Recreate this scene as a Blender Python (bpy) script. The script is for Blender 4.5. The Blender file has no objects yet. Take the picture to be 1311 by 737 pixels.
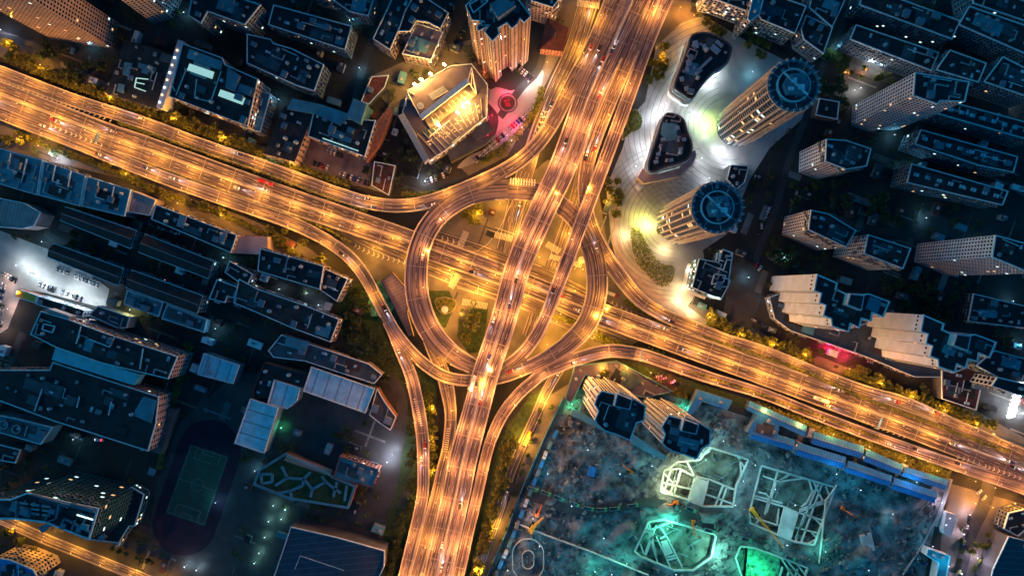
import bpy, math, random
from mathutils import Vector, Matrix
from mathutils.geometry import delaunay_2d_cdt
R = math.radians
random.seed(7)
sc = bpy.context.scene
COL = sc.collection
# ---------------------------------------------------------------- camera, world, sun, exposure
H = 520.0                      # flying height of the camera above the street, metres
MPP = 0.6                      # metres of street per photo pixel
CX, CY = 655.5, 368.5
cam = bpy.data.cameras.new('camera'); cam_o = bpy.data.objects.new('camera', cam); COL.objects.link(cam_o)
cam.sensor_width = 36; cam.lens = 36 * H / (1311 * MPP); cam.clip_start = 1; cam.clip_end = 6000
cam_o.location = (0, 0, H); sc.camera = cam_o
w = bpy.data.worlds.new('World'); sc.world = w; w.use_nodes = True
nt = w.node_tree; bg = nt.nodes['Background']
sky = nt.nodes.new('ShaderNodeTexSky'); sky.sky_type = 'NISHITA'; sky.sun_disc = False
sky.sun_elevation = R(3); sky.sun_rotation = R(262); sky.altitude = 50; sky.ozone_density = 4.0; sky.air_density = 1.2; sky.dust_density = 0.3
mixw = nt.nodes.new('ShaderNodeMix'); mixw.data_type = 'RGBA'; mixw.blend_type = 'MULTIPLY'; mixw.inputs[0].default_value = 1
mixw.inputs[7].default_value = (0.0, 0.86, 1.0, 1)
nt.links.new(sky.outputs[0], mixw.inputs[6]); nt.links.new(mixw.outputs[2], bg.inputs[0]); bg.inputs[1].default_value = 0.13
sl = bpy.data.lights.new('sun', 'SUN'); so = bpy.data.objects.new('sun', sl); COL.objects.link(so)
sl.energy = 0.13; sl.angle = R(12); sl.color = (0.4, 0.85, 1.0)      # last glow from the west (left)
so.rotation_euler = Vector((-0.93, 0.10, 0.36)).to_track_quat('Z', 'Y').to_euler()
vs = sc.view_settings; sc.display_settings.display_device = 'sRGB'
vs.view_transform = 'Standard'; vs.look = 'None'; vs.exposure = 1.2; vs.gamma = 1; vs.use_curve_mapping = False
sc.cycles.use_denoising = True; sc.cycles.max_bounces = 4; sc.cycles.diffuse_bounces = 2; sc.cycles.glossy_bounces = 2
sc.cycles.use_light_tree = True; sc.cycles.sample_clamp_indirect = 3; sc.cycles.caustics_reflective = False; sc.cycles.caustics_refractive = False
sc.cycles.use_adaptive_sampling = True; sc.cycles.adaptive_threshold = 0.02

# ---------------------------------------------------------------- helpers
def k_(h): return (H - h) / H
def W(px, py, h=0.0):
    k = k_(h) * MPP
    return ((px - CX) * k, (CY - py) * k, h)
SC = 2.9485
TILES = {1: (0, 0), 2: (330, 0), 3: (660, 0), 4: (981, 0), 5: (0, 245), 6: (330, 245), 7: (660, 245), 8: (981, 245),
         9: (0, 487), 10: (330, 487), 11: (660, 487), 12: (981, 487)}
def P(t, pts):
    if t == 0: return list(pts)
    if isinstance(t, tuple): ox, oy, s = t
    else: (ox, oy), s = TILES[t], SC
    return [(ox + x / s, oy + y / s) for x, y in pts]
def tag(o, label=None, cat=None, group=None, kind=None):
    if label: o['label'] = label
    if cat: o['category'] = cat
    if group: o['group'] = group
    if kind: o['kind'] = kind
    return o
def empty(name, loc, rz=0.0):
    o = bpy.data.objects.new(name, None); o.location = loc; o.rotation_euler = (0, 0, rz); o.empty_display_size = 1
    COL.objects.link(o); return o
def newobj(name, me, parent=None, loc=(0, 0, 0), rz=0.0, scale=None):
    o = bpy.data.objects.new(name, me); COL.objects.link(o); o.location = loc
    if rz: o.rotation_euler = (0, 0, rz)
    if scale: o.scale = scale
    if parent: o.parent = parent
    return o
class MB:
    def __init__(s): s.v = []; s.f = []; s.m = []; s.uv = None
    def face(s, pts, m=0):
        i = len(s.v); s.v += [tuple(p) for p in pts]; s.f.append(tuple(range(i, i + len(pts)))); s.m.append(m)
    def box(s, c, d, rz=0.0, m=0, top=1.0):
        ca, sa = math.cos(rz), math.sin(rz); i = len(s.v)
        for z in (-.5, .5):
            t = top if z > 0 else 1.0
            for x, y in ((-.5, -.5), (.5, -.5), (.5, .5), (-.5, .5)):
                X, Y = x * d[0] * t, y * d[1] * t
                s.v.append((c[0] + X * ca - Y * sa, c[1] + X * sa + Y * ca, c[2] + z * d[2]))
        for f in ((3, 2, 1, 0), (4, 5, 6, 7), (0, 1, 5, 4), (1, 2, 6, 5), (2, 3, 7, 6), (3, 0, 4, 7)):
            s.f.append(tuple(i + k for k in f)); s.m.append(m)
    def bar(s, a, b, wd, ht, m=0):
        a, b = Vector(a), Vector(b); d = b - a; L = d.length
        if L < 1e-4: return
        d.normalize(); up = Vector((0, 0, 1)) if abs(d.z) < .95 else Vector((1, 0, 0))
        sx = d.cross(up).normalized() * wd / 2; uz = sx.cross(d).normalized() * ht / 2; i = len(s.v)
        for p in (a, b):
            for q in (-sx - uz, sx - uz, sx + uz, -sx + uz): s.v.append(tuple(p + q))
        for f in ((0, 1, 2, 3), (7, 6, 5, 4), (0, 4, 5, 1), (1, 5, 6, 2), (2, 6, 7, 3), (3, 7, 4, 0)):
            s.f.append(tuple(i + k for k in f)); s.m.append(m)
    def cyl(s, c, r, h, n=16, m=0, r2=None, cap=True):
        r2 = r if r2 is None else r2; i = len(s.v)
        for z, rr in ((0, r), (h, r2)):
            for k in range(n):
                a = 2 * math.pi * k / n; s.v.append((c[0] + rr * math.cos(a), c[1] + rr * math.sin(a), c[2] + z))
        for k in range(n):
            j = (k + 1) % n; s.f.append((i + k, i + j, i + n + j, i + n + k)); s.m.append(m)
        if cap:
            s.f.append(tuple(i + n + k for k in range(n))); s.m.append(m)
            s.f.append(tuple(i + n - 1 - k for k in range(n))); s.m.append(m)
    def ring(s, c, r0, r1, z0, z1, n=40, m=0):
        i = len(s.v)
        for k in range(n):
            a = 2 * math.pi * k / n; ca, sa = math.cos(a), math.sin(a)
            for r, z in ((r1, z0), (r1, z1), (r0, z1), (r0, z0)): s.v.append((c[0] + r * ca, c[1] + r * sa, z))
        for k in range(n):
            j = (k + 1) % n
            for q in range(4):
                t = (q + 1) % 4; s.f.append((i + 4 * k + q, i + 4 * j + q, i + 4 * j + t, i + 4 * k + t)); s.m.append(m)
    def prism(s, poly, z0, z1, m=0, top=True, bottom=False, mt=None):
        n = len(poly); i = len(s.v)
        s.v += [(p[0], p[1], z0) for p in poly] + [(p[0], p[1], z1) for p in poly]
        for k in range(n):
            j = (k + 1) % n; s.f.append((i + k, i + j, i + n + j, i + n + k)); s.m.append(m)
        if top: s.fill(poly, z1, m if mt is None else mt)
        if bottom: s.fill(poly, z0, m)
    def fill(s, poly, z, m=0, holes=()):
        vs_ = [Vector(p[:2]) for p in poly]; n0 = len(vs_); ed = [(k, (k + 1) % n0) for k in range(n0)]
        for hpoly in holes:
            b = len(vs_); vs_ += [Vector(p[:2]) for p in hpoly]; n1 = len(hpoly); ed += [(b + k, b + (k + 1) % n1) for k in range(n1)]
        if not holes and n0 <= 4:
            s.face([(p[0], p[1], z) for p in poly], m); return
        r = delaunay_2d_cdt(vs_, ed, [], 0, 1e-4)
        ov, of = r[0], r[2]; i = len(s.v); s.v += [(v.x, v.y, z) for v in ov]
        for f in of:
            cx = sum(ov[q].x for q in f) / len(f); cy = sum(ov[q].y for q in f) / len(f)
            if not inside((cx, cy), poly): continue
            if any(inside((cx, cy), hp) for hp in holes): continue
            a, b, c = ov[f[0]], ov[f[1]], ov[f[2]]
            if (b.x - a.x) * (c.y - a.y) - (b.y - a.y) * (c.x - a.x) < 0: f = f[::-1]
            s.f.append(tuple(i + q for q in f)); s.m.append(m)
    def mesh(s, name, mats):
        me = bpy.data.meshes.new(name); me.from_pydata(s.v, [], s.f)
        for mt in (mats if isinstance(mats, (list, tuple)) else [mats]): me.materials.append(mt)
        if any(s.m): me.polygons.foreach_set('material_index', s.m)
        if s.uv:
            l = me.uv_layers.new(name='UVMap'); fl = []
            for poly in me.polygons:
                for li in poly.loop_indices: fl.extend(s.uv[me.loops[li].vertex_index])
            l.data.foreach_set('uv', fl)
        me.update(); return me
    def build(s, name, mats, parent=None, loc=(0, 0, 0), rz=0.0):
        if loc != (0, 0, 0) or True:
            pass
        return newobj(name, s.mesh(name, mats), parent, loc, rz)
def inside(p, poly):
    x, y = p[0], p[1]; c = False; n = len(poly); j = n - 1
    for i in range(n):
        xi, yi, xj, yj = poly[i][0], poly[i][1], poly[j][0], poly[j][1]
        if (yi > y) != (yj > y) and x < (xj - xi) * (y - yi) / (yj - yi) + xi: c = not c
        j = i
    return c
def area(poly):
    return .5 * sum(poly[i - 1][0] * poly[i][1] - poly[i][0] * poly[i - 1][1] for i in range(len(poly)))
def ccw(poly): return poly if area(poly) > 0 else poly[::-1]
def offset(poly, d):        # inwards for d > 0, poly counter-clockwise
    out = []; n = len(poly)
    for i in range(n):
        a, b, c = Vector(poly[i - 1][:2]), Vector(poly[i][:2]), Vector(poly[(i + 1) % n][:2])
        e1 = (b - a).normalized(); e2 = (c - b).normalized()
        n1 = Vector((-e1.y, e1.x)); n2 = Vector((-e2.y, e2.x)); q = n1 + n2
        L = q.length
        if L < .2: q = n1; f = d
        else: q.normalize(); f = d / max(.45, q.dot(n1))
        out.append((b.x + q.x * f, b.y + q.y * f))
    return out
def catmull(pts, step=6.0, closed=False):
    n = len(pts); out = []; rng = range(n) if closed else range(n - 1)
    for i in rng:
        if closed: p0, p1, p2, p3 = pts[i - 1], pts[i], pts[(i + 1) % n], pts[(i + 2) % n]
        else: p0, p1, p2, p3 = pts[max(i - 1, 0)], pts[i], pts[i + 1], pts[min(i + 2, n - 1)]
        L = math.hypot(p2[0] - p1[0], p2[1] - p1[1]); m = max(1, int(L / step))
        for k in range(m):
            t = k / m
            out.append(tuple(.5 * ((2 * b) + (-a + c) * t + (2 * a - 5 * b + 4 * c - d) * t * t + (-a + 3 * b - 3 * c + d) * t ** 3) for a, b, c, d in zip(p0, p1, p2, p3)))
    if not closed: out.append(tuple(pts[-1]))
    return out

# ---------------------------------------------------------------- materials
M = {}
def mat(name, col, rough=.8, var=.25, scale=.25, emit=None, es=0, metal=0, detail=4, bump=0, second=None):
    m = bpy.data.materials.new(name); m.use_nodes = True; n = m.node_tree; b = n.nodes['Principled BSDF']
    b.inputs['Roughness'].default_value = rough; b.inputs['Metallic'].default_value = metal
    tc = n.nodes.new('ShaderNodeTexCoord'); ns = n.nodes.new('ShaderNodeTexNoise'); ns.inputs['Scale'].default_value = scale; ns.inputs['Detail'].default_value = detail
    n.links.new(tc.outputs['Object'], ns.inputs['Vector'])
    rp = n.nodes.new('ShaderNodeValToRGB'); rp.color_ramp.elements[0].position = .32; rp.color_ramp.elements[1].position = .68
    c2 = second or tuple(min(1, c * (1 + var)) for c in col); c1 = tuple(c * (1 - var) for c in col)
    rp.color_ramp.elements[0].color = (*c1, 1); rp.color_ramp.elements[1].color = (*c2, 1)
    n.links.new(ns.outputs[0], rp.inputs[0]); n.links.new(rp.outputs[0], b.inputs['Base Color'])
    if bump:
        bp = n.nodes.new('ShaderNodeBump'); bp.inputs['Strength'].default_value = .8; bp.inputs['Distance'].default_value = bump
        n.links.new(ns.outputs[0], bp.inputs['Height']); n.links.new(bp.outputs[0], b.inputs['Normal'])
    if emit:
        b.inputs['Emission Color'].default_value = (*emit, 1); b.inputs['Emission Strength'].default_value = es
    M[name] = m; return m
def stripe_mat(name, c1, c2, scale=1.0, axis='X', rough=.5, duty=.12):
    """fine seams at a regular pitch, as on sheet roofs and ribbed cladding"""
    m = mat(name, c1, rough, .2, .2); n = m.node_tree; b = n.nodes['Principled BSDF']
    tc = n.nodes['Texture Coordinate']; sx = n.nodes.new('ShaderNodeSeparateXYZ'); n.links.new(tc.outputs['Object'], sx.inputs[0])
    mu = n.nodes.new('ShaderNodeMath'); mu.operation = 'MULTIPLY'; mu.inputs[1].default_value = scale; n.links.new(sx.outputs[axis], mu.inputs[0])
    fr = n.nodes.new('ShaderNodeMath'); fr.operation = 'FRACT'; n.links.new(mu.outputs[0], fr.inputs[0])
    lt = n.nodes.new('ShaderNodeMath'); lt.operation = 'LESS_THAN'; lt.inputs[1].default_value = duty; n.links.new(fr.outputs[0], lt.inputs[0])
    mx = n.nodes.new('ShaderNodeMix'); mx.data_type = 'RGBA'; mx.inputs[7].default_value = (*c2, 1)
    n.links.new(lt.outputs[0], mx.inputs[0]); n.links.new(n.nodes['Color Ramp'].outputs[0], mx.inputs[6]); n.links.new(mx.outputs[2], b.inputs['Base Color'])
    return m
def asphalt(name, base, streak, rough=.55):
    """carriageway: lane wear plus traffic light trails painted into its colour (UV: x across, y along, metres)"""
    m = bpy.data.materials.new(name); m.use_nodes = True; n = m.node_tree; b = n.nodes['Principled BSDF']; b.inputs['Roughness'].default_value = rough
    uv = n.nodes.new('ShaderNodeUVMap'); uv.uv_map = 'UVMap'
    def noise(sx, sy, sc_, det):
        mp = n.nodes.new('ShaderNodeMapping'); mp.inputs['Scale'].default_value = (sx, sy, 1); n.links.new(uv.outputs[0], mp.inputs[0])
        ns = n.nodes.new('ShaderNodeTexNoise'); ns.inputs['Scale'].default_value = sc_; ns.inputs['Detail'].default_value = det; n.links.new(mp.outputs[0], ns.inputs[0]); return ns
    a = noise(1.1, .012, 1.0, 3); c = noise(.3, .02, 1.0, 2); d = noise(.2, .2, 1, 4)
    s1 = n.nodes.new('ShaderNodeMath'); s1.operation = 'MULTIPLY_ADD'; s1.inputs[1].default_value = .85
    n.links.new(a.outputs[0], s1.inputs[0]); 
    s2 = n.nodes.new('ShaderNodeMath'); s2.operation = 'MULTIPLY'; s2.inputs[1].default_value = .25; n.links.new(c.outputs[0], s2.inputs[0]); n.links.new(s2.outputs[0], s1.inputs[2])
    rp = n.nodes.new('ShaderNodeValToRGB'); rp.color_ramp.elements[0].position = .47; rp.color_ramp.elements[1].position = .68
    rp.color_ramp.elements[0].color = (*base, 1); rp.color_ramp.elements[1].color = (*streak, 1)  # pale end of the ramp paints in light trails, stronger than plain wear
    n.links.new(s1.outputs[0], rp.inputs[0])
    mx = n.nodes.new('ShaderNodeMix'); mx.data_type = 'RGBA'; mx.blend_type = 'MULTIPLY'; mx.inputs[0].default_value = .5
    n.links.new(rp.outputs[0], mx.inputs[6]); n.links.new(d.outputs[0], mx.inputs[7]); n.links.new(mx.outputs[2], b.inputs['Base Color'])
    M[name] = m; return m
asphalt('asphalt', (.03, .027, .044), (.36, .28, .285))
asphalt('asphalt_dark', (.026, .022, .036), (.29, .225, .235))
mat('concrete', (.42, .39, .36), .8, .2, .3); mat('concrete_dark', (.2, .2, .2), .9, .3, .15)
mat('paint', (.62, .6, .56), .6, .1, 1.0); mat('joint', (.25, .23, .22), .7, .1)
mat('ground', (.028, .03, .03), .95, .5, .03, second=(.045, .046, .046)); mat('grass', (.035, .06, .02), 1, .4, .3)
mat('pave', (.14, .125, .11), .8, .3, .08); mat('pave_pale', (.34, .33, .32), .6, .3, .05, second=(.5, .48, .46)); mat('street', (.045, .046, .05), .7, .3, .1)
mat('soil', (.045, .05, .055), 1, .5, .09, second=(.3, .3, .3), detail=9, bump=3); mat('pit_soil', (.14, .14, .12), 1, .5, .12, second=(.34, .33, .28), detail=9, bump=2)
mat('site_concrete', (.55, .55, .52), .9, .25, .1, detail=8)
mat('roof_dark', (.014, .02, .026), .85, .45, .12, detail=8); mat('roof_grey', (.07, .08, .095), .85, .35, .1, detail=8)
mat('roof_teal', (.09, .26, .32), .7, .25, .1, detail=8); mat('roof_red', (.11, .035, .03), .85, .3, .3); mat('roof_brown', (.07, .035, .035), .85, .3, .2)
mat('roof_purple', (.12, .1, .14), .85, .3, .1)
mat('teal_sheet', (.12, .5, .58), .6, .15, .2); stripe_mat('roof_white', (.56, .72, .8), (.35, .36, .4), .11, 'X'); stripe_mat('roof_blue', (.03, .24, .62), (.01, .09, .3), .45, 'X'); mat('roof_black', (.008, .011, .014), .6, .4, .3); mat('roof_slate', (.045, .075, .09), .8, .4, .2, detail=8); mat('rust', (.2, .07, .03), .8, .4, .5)
stripe_mat('roof_seam', (.045, .06, .085), (.1, .12, .16), .22, 'Y'); stripe_mat('rib_pink', (.36, .27, .27), (.16, .12, .13), .4, 'X')
mat('wall_white', (.5, .55, .64), .8, .12, .15); mat('wall_grey', (.3, .3, .33), .8, .2, .15); mat('wall_pink', (.36, .29, .3), .8, .2, .15)
mat('wall_dark', (.07, .075, .09), .7, .3, .15); mat('wall_brick', (.3, .13, .09), .9, .3, .5); mat('wall_blue', (.13, .2, .26), .8, .2, .15)
mat('parapet', (.62, .74, .78), .7, .15, .3); mat('glass', (.012, .018, .03), .12, .2, .5); mat('glass_office', (.05, .13, .14), .2, .3, .3)
mat('sign_white', (1, 1, 1), .5, 0, 1, (.85, .93, 1), 5); mat('lit_warm', (.8, .6, .3), .5, .1, 1, (1, .55, .22), .55); mat('lit_white', (.8, .9, .9), .5, .1, 1, (.7, 1, .95), .7)
mat('skylight', (.5, .6, .6), .4, .1, 1, (.45, .8, .7), .3); mat('metal', (.3, .31, .33), .4, .15, .5, metal=.6); mat('metal_dark', (.06, .06, .065), .5, .2, .5)
mat('unit', (.3, .33, .36), .6, .2, 1); mat('tank', (.3, .42, .5), .35, .1, 1, metal=.3)
mat('bulb_orange', (1, .7, .4), .5, 0, 1, (1, .6, .25), 2.2); mat('bulb_white', (1, 1, 1), .5, 0, 1, (.85, .95, 1), 3); mat('bulb_green', (.5, 1, .7), .5, 0, 1, (.35, 1, .7), 4)
mat('bulb_flood', (1, .8, .4), .5, 0, 1, (1, .62, .2), 45); mat('bulb_red', (1, .1, .1), .5, 0, 1, (1, .03, .06), 2)
mat('tyre', (.02, .02, .02), .9, .1); mat('trunk', (.09, .06, .04), .9, .2, 1); mat('leaf', (.06, .1, .02), .7, .55, .6, second=(.24, .24, .035)); mat('leaf_dark', (.03, .06, .025), .8, .5, .6, second=(.08, .12, .04))
mat('track', (.03, .012, .03), .9, .3, .1); mat('pitch', (.028, .085, .06), .95, .2, .15)
mat('soil_red', (.45, .03, .05), .8, .2, .3); mat('yellow', (.75, .42, .03), .5, .15, 1); mat('orange', (.7, .16, .02), .5, .15, 1); mat('green', (.05, .38, .18), .5, .15, 1)
mat('net_green', (.05, .22, .13), .9, .6, .25, second=(.12, .5, .3), bump=2, detail=8); mat('head_lamp', (1, 1, 1), .4, 0, 1, (1, .95, .85), 2); mat('tail_lamp', (1, .05, .05), .4, 0, 1, (1, .02, .02), .5)
mat('head_off', (.6, .6, .6), .3, 0, 1); mat('tail_off', (.4, .02, .02), .3, 0, 1); mat('terrace_stone', (.24, .2, .16), .8, .4, .3, detail=8); mat('white_frame', (.75, .72, .66), .5, .1, .5)
CARS = {'white': (.75, .75, .75), 'black': (.02, .02, .025), 'silver': (.4, .41, .43), 'red': (.4, .02, .03), 'blue': (.03, .07, .25)}
for cn, cc in CARS.items():
    mm = mat('car_' + cn, cc, .3, .05, 1)

# ---------------------------------------------------------------- roads
ROADS = []
class Road: pass
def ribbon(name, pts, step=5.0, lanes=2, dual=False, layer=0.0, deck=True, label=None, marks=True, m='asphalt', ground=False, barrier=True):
    """pts: photo x, photo y, photo width, height of the deck in metres; laid out as a real deck in metres"""
    r = Road(); r.name = name; s = catmull(pts, step / MPP)
    r.c = []; r.w = []
    for px, py, ww, h in s:
        x, y, _ = W(px, py, h); r.c.append(Vector((x, y, h + layer))); r.w.append(ww * MPP * k_(h))
    n = len(r.c); r.n = []; r.t = []; r.l = [0.0]
    for i in range(n):
        d = (r.c[min(i + 1, n - 1)] - r.c[max(i - 1, 0)]); d.z = 0; d.normalize(); r.t.append(d); r.n.append(Vector((-d.y, d.x, 0)))
        if i: r.l.append(r.l[-1] + (r.c[i] - r.c[i - 1]).length)
    r.lanes = lanes; r.dual = dual; r.deck = deck; r.marks = marks; r.m = m; r.ground = ground; r.barrier = barrier
    ROADS.append(r); return r
def covered(p, me, margin=.3, dz=3.0):
    for q in ROADS:
        if q is me or q.ground != me.ground: continue
        best = 1e9; bi = 0
        for i in range(0, len(q.c), 2):
            d = (q.c[i].x - p.x) ** 2 + (q.c[i].y - p.y) ** 2
            if d < best: best = d; bi = i
        if best > 900: continue
        for i in (max(bi - 1, 0), bi, min(bi + 1, len(q.c) - 1)):
            v = p - q.c[i]; a = v.dot(q.t[i]); b = v.dot(q.n[i])
            if abs(a) <= 6 and abs(b) < q.w[i] / 2 - margin and abs(v.z) < dz: return True
    return False
def build_road(r):
    n = len(r.c); mb = MB(); uv = []
    for i in range(n):
        hw = r.w[i] / 2; a = r.c[i] - r.n[i] * hw; b = r.c[i] + r.n[i] * hw; th = 1.5 if r.deck else .02
        e = min(1.2, hw * .25) if r.deck else 0
        for p, u in ((a, -hw), (b, hw)): mb.v.append(tuple(p)); uv.append((u, r.l[i]))
        mb.v.append((b.x, b.y, b.z - th * .45)); uv.append((hw, r.l[i])); q = b - r.n[i] * e; mb.v.append((q.x, q.y, b.z - th)); uv.append((0, 0))
        q = a + r.n[i] * e; mb.v.append((q.x, q.y, a.z - th)); uv.append((0, 0)); mb.v.append((a.x, a.y, a.z - th * .45)); uv.append((-hw, r.l[i]))
    for i in range(n - 1):
        o = 6 * i
        mb.f.append((o, o + 6, o + 7, o + 1)); mb.m.append(0)
        if r.deck:
            for q in range(1, 6):
                t = (q + 1) % 6; mb.f.append((o + q, o + 6 + q, o + 6 + t, o + t)); mb.m.append(1)
    mb.uv = uv
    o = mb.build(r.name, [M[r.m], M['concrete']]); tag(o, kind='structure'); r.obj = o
    # barriers, cut where the deck flows into another one
    edge = {}
    for sgn in (-1, 1):
        ok = []
        for i in range(n):
            p = r.c[i] + r.n[i] * sgn * (r.w[i] / 2 - .2); ok.append(not covered(p, r, .2))
        edge[sgn] = ok
        if r.deck and r.barrier:
            bm_ = MB(); 
            for i in range(n - 1):
                if ok[i] and ok[i + 1]:
                    qs = []
                    for j in (i, i + 1):
                        for off, z in ((0, 0), (0, 1.0), (.22, 1.0), (.45, 0)):
                            p = r.c[j] + r.n[j] * sgn * (r.w[j] / 2 - off); qs.append((p.x, p.y, p.z + z))
                    b0 = len(bm_.v); bm_.v += qs
                    for q in range(3):
                        bm_.f.append((b0 + q, b0 + 4 + q, b0 + 5 + q, b0 + q + 1)); bm_.m.append(0)
            if bm_.f: bm_.build('barrier', M['concrete'], o)
    r.edge = edge
    if r.dual:
        bm_ = MB()
        for i in range(n - 1):
            b0 = len(bm_.v)
            for j in (i, i + 1):
                for off, z in ((-.5, .01), (-.18, 1.0), (.18, 1.0), (.5, .01)):
                    p = r.c[j] + r.n[j] * off; bm_.v.append((p.x, p.y, p.z + z))
            for q in range(3): bm_.f.append((b0 + q, b0 + 4 + q, b0 + 5 + q, b0 + q + 1)); bm_.m.append(0)
        bm_.build('median_barrier', M['concrete'], o)
    # paint
    if r.marks:
        mk = MB()
        def strip(off0, off1, i0f, i1f, z=.03):
            pa = at(r, i0f); pb = at(r, i1f)
            if not pa or not pb: return
            (ca, na, wa, _), (cb, nb, wb, _) = pa, pb
            mk.face([(ca + na * off0(wa)).xyz + Vector((0, 0, z)), (cb + nb * off0(wb)).xyz + Vector((0, 0, z)),
                     (cb + nb * off1(wb)).xyz + Vector((0, 0, z)), (ca + na * off1(wa)).xyz + Vector((0, 0, z))])
        L = r.l[-1]; lw = .2
        for sgn in (-1, 1):
            for i in range(n - 1):
                if edge[sgn][i] and edge[sgn][i + 1]:
                    a = (lambda q, s=sgn: s * (q / 2 - .95)); b = (lambda q, s=sgn: s * (q / 2 - .7))
                    strip(a if sgn < 0 else b, b if sgn < 0 else a, r.l[i], r.l[i + 1])
        fr = []
        if r.dual:
            h = r.lanes // 2
            for k in range(1, h): fr += [k / h, -k / h]
            for sgn in (-1, 1):
                for i in range(n - 1): strip(lambda q, s=sgn: s * .95 - .13, lambda q, s=sgn: s * .95 + .13, r.l[i], r.l[i + 1])
        else: fr = [-1 + 2 * k / r.lanes for k in range(1, r.lanes)]
        t = 0
        while t + 5 < L:
            c0 = at(r, t + 2)
            for f in fr:
                if c0 and not covered(c0[0] + c0[1] * f * (c0[2] / 2 - 1), r, .1):
                    strip(lambda q, f=f: f * (q / 2 - 1) - .1, lambda q, f=f: f * (q / 2 - 1) + .1, t, t + 4.5)
            t += 12
        if mk.f: mk.build('lane_marking', M['paint'], o)
        jm = MB(); mk = jm; t = 9
        while t < L - 5 and r.deck:
            strip(lambda q: -q / 2 + .5, lambda q: q / 2 - .5, t, t + .5, .02); t += 24
        if jm.f: jm.build('expansion_joint', M['joint'], o)
def at(r, s):
    if s < 0 or s > r.l[-1]: return None
    lo, hi = 0, len(r.l) - 1
    while hi - lo > 1:
        m = (lo + hi) // 2
        if r.l[m] <= s: lo = m
        else: hi = m
    f = (s - r.l[lo]) / max(1e-6, r.l[hi] - r.l[lo])
    return r.c[lo].lerp(r.c[hi], f), r.n[lo].lerp(r.n[hi], f).normalized(), r.w[lo] + (r.w[hi] - r.w[lo]) * f, r.t[lo].lerp(r.t[hi], f).normalized()
# ---------------------------------------------------------------- the decks of the interchange
ns = ribbon('viaduct', [(828,-40,36,22),(810.5,0,36,22),(783,60,36,22),(755,120,35,22),(722,210,35,22),(694,270,34,22),(664,340,33,22),(644.5,410,33,22),(621.5,480,34,22),
    (611,520,34,21.5),(593,587,36,20),(584.5,630,36,18),(568.5,700,36,15.5),(560,737,37,14),(548,790,37,13)], lanes=6, dual=True, layer=.12)
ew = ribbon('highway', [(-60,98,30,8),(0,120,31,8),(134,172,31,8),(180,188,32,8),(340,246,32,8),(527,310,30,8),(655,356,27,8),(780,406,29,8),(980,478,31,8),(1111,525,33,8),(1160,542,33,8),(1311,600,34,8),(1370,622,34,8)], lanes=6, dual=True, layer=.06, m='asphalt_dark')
nramp = ribbon('ramp_road', [(-60,70,17,8),(0,93,18,8),(90,127,17,8),(180,156,16,8),(260,186,16,8),(340,213.5,16,8),(389,232,17,8),(430,247,17,8),(470,259,17,9),(510,263.5,17,11),(550,258,18,13),(600,240,19,14.6),
    (650,216,19,16),(682,191,19,17.5),(707,158,19,19),(731,110,19,20.5),(757,60,17,21.5),(783,0,18,22),(800,-40,18,22)], lanes=3, layer=.03)
ner = ribbon('ramp_road', [(852,-40,17,22),(835,0,17,22),(811,60,17,21.5),(785,120,18,20),(765,170,18,18.5),(752,210,18,17),(748,250,17,15),(757,290,18,14),(774,325,19,13.4),(797,358,19,12.5),(820,384,18,11.5),(848,402,17,10),(880,416,17,9),
    (930,435,16,8),(980,451,16,8),(1060,483,15,8),(1111,501,14,8),(1160,515,14,8),(1235,548,14,8),(1311,580,13,8),(1370,602,13,8)], lanes=3, layer=.0)
right = ribbon('ramp_road', [(870,-40,17,22),(853,0,17,22),(828,60,16,22),(806,120,17,22),(773,210,17,22),(750,270,17.5,21.5),(720,350,17.5,20),(709,378,16.5,19),(701,400,16,18),(686,430,16,16.8),(668,453,16,15.6),(645,471,16,14.8),
    (625,476,17,14.4),(605,468,20,14),(583,456,25,13.6),(560,436,29,13.6),(543,408,30,14),(534,376,30,14.5),(533,342,29,15),(539,312,28,15),(553,285,27,15),(578,262,26,15),(612,246,26,14.8),(650,242.5,26,14.6)], lanes=2, layer=.09)
ring = ribbon('ramp_road', [(606,249,24,14.6),(630,244,25,14.6),(650,242.5,26,14.4),(690,247,25,14),(716,262,24,14),(735,278,24,14),(751,303,26,14),(762,335,27,14),(764,375,27,14),(752,413,26,14.5),(730,438,24,15),(702,457,19,15.5),(670,472,17,16),(640,483,16,16),
    (604,487,15,16),(570,482,15,16),(545,467,15,15.5),(522,445,15,14.5),(503,420,15,13.5),(484,385,15,12.5),(466,352,16,11),(445,327,16,10),(412,304,16,9),(375,286,17,8.3),(340,273,17,8),(250,242,17,8),(180,216,17,8),(100,183,18,8),(0,144,19,8),(-60,121,19,8)], lanes=2, layer=.04)
swa = ribbon('ramp_road', [(484,385,13,12.4),(501,420,14,13.3),(513,450,14,13.4),(526,480,16,13.4),(535,520,16,13),(541,560,16,12.5),(542,600,15,12.5),(541.5,630,15,12.5),(536,660,15,12.5),(526,700,14.5,12.5),(517,737,14,12.5),(505,790,14,12.5)], layer=-.06)
rmp2 = ribbon('ramp_road', [(540,405,16,13.7),(553,443,17,12.6),(565,472,18,10.8),(573,500,18,10),(577,530,15,10.5),(575,560,14.5,11),(571,580,13,11.5),(565,600,12,12),(559,630,13,12.5),(550,665,14,12.5),(542,700,15,12.5),(532,737,15,12.5),(520,790,15,12.5)], layer=-.1)
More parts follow.
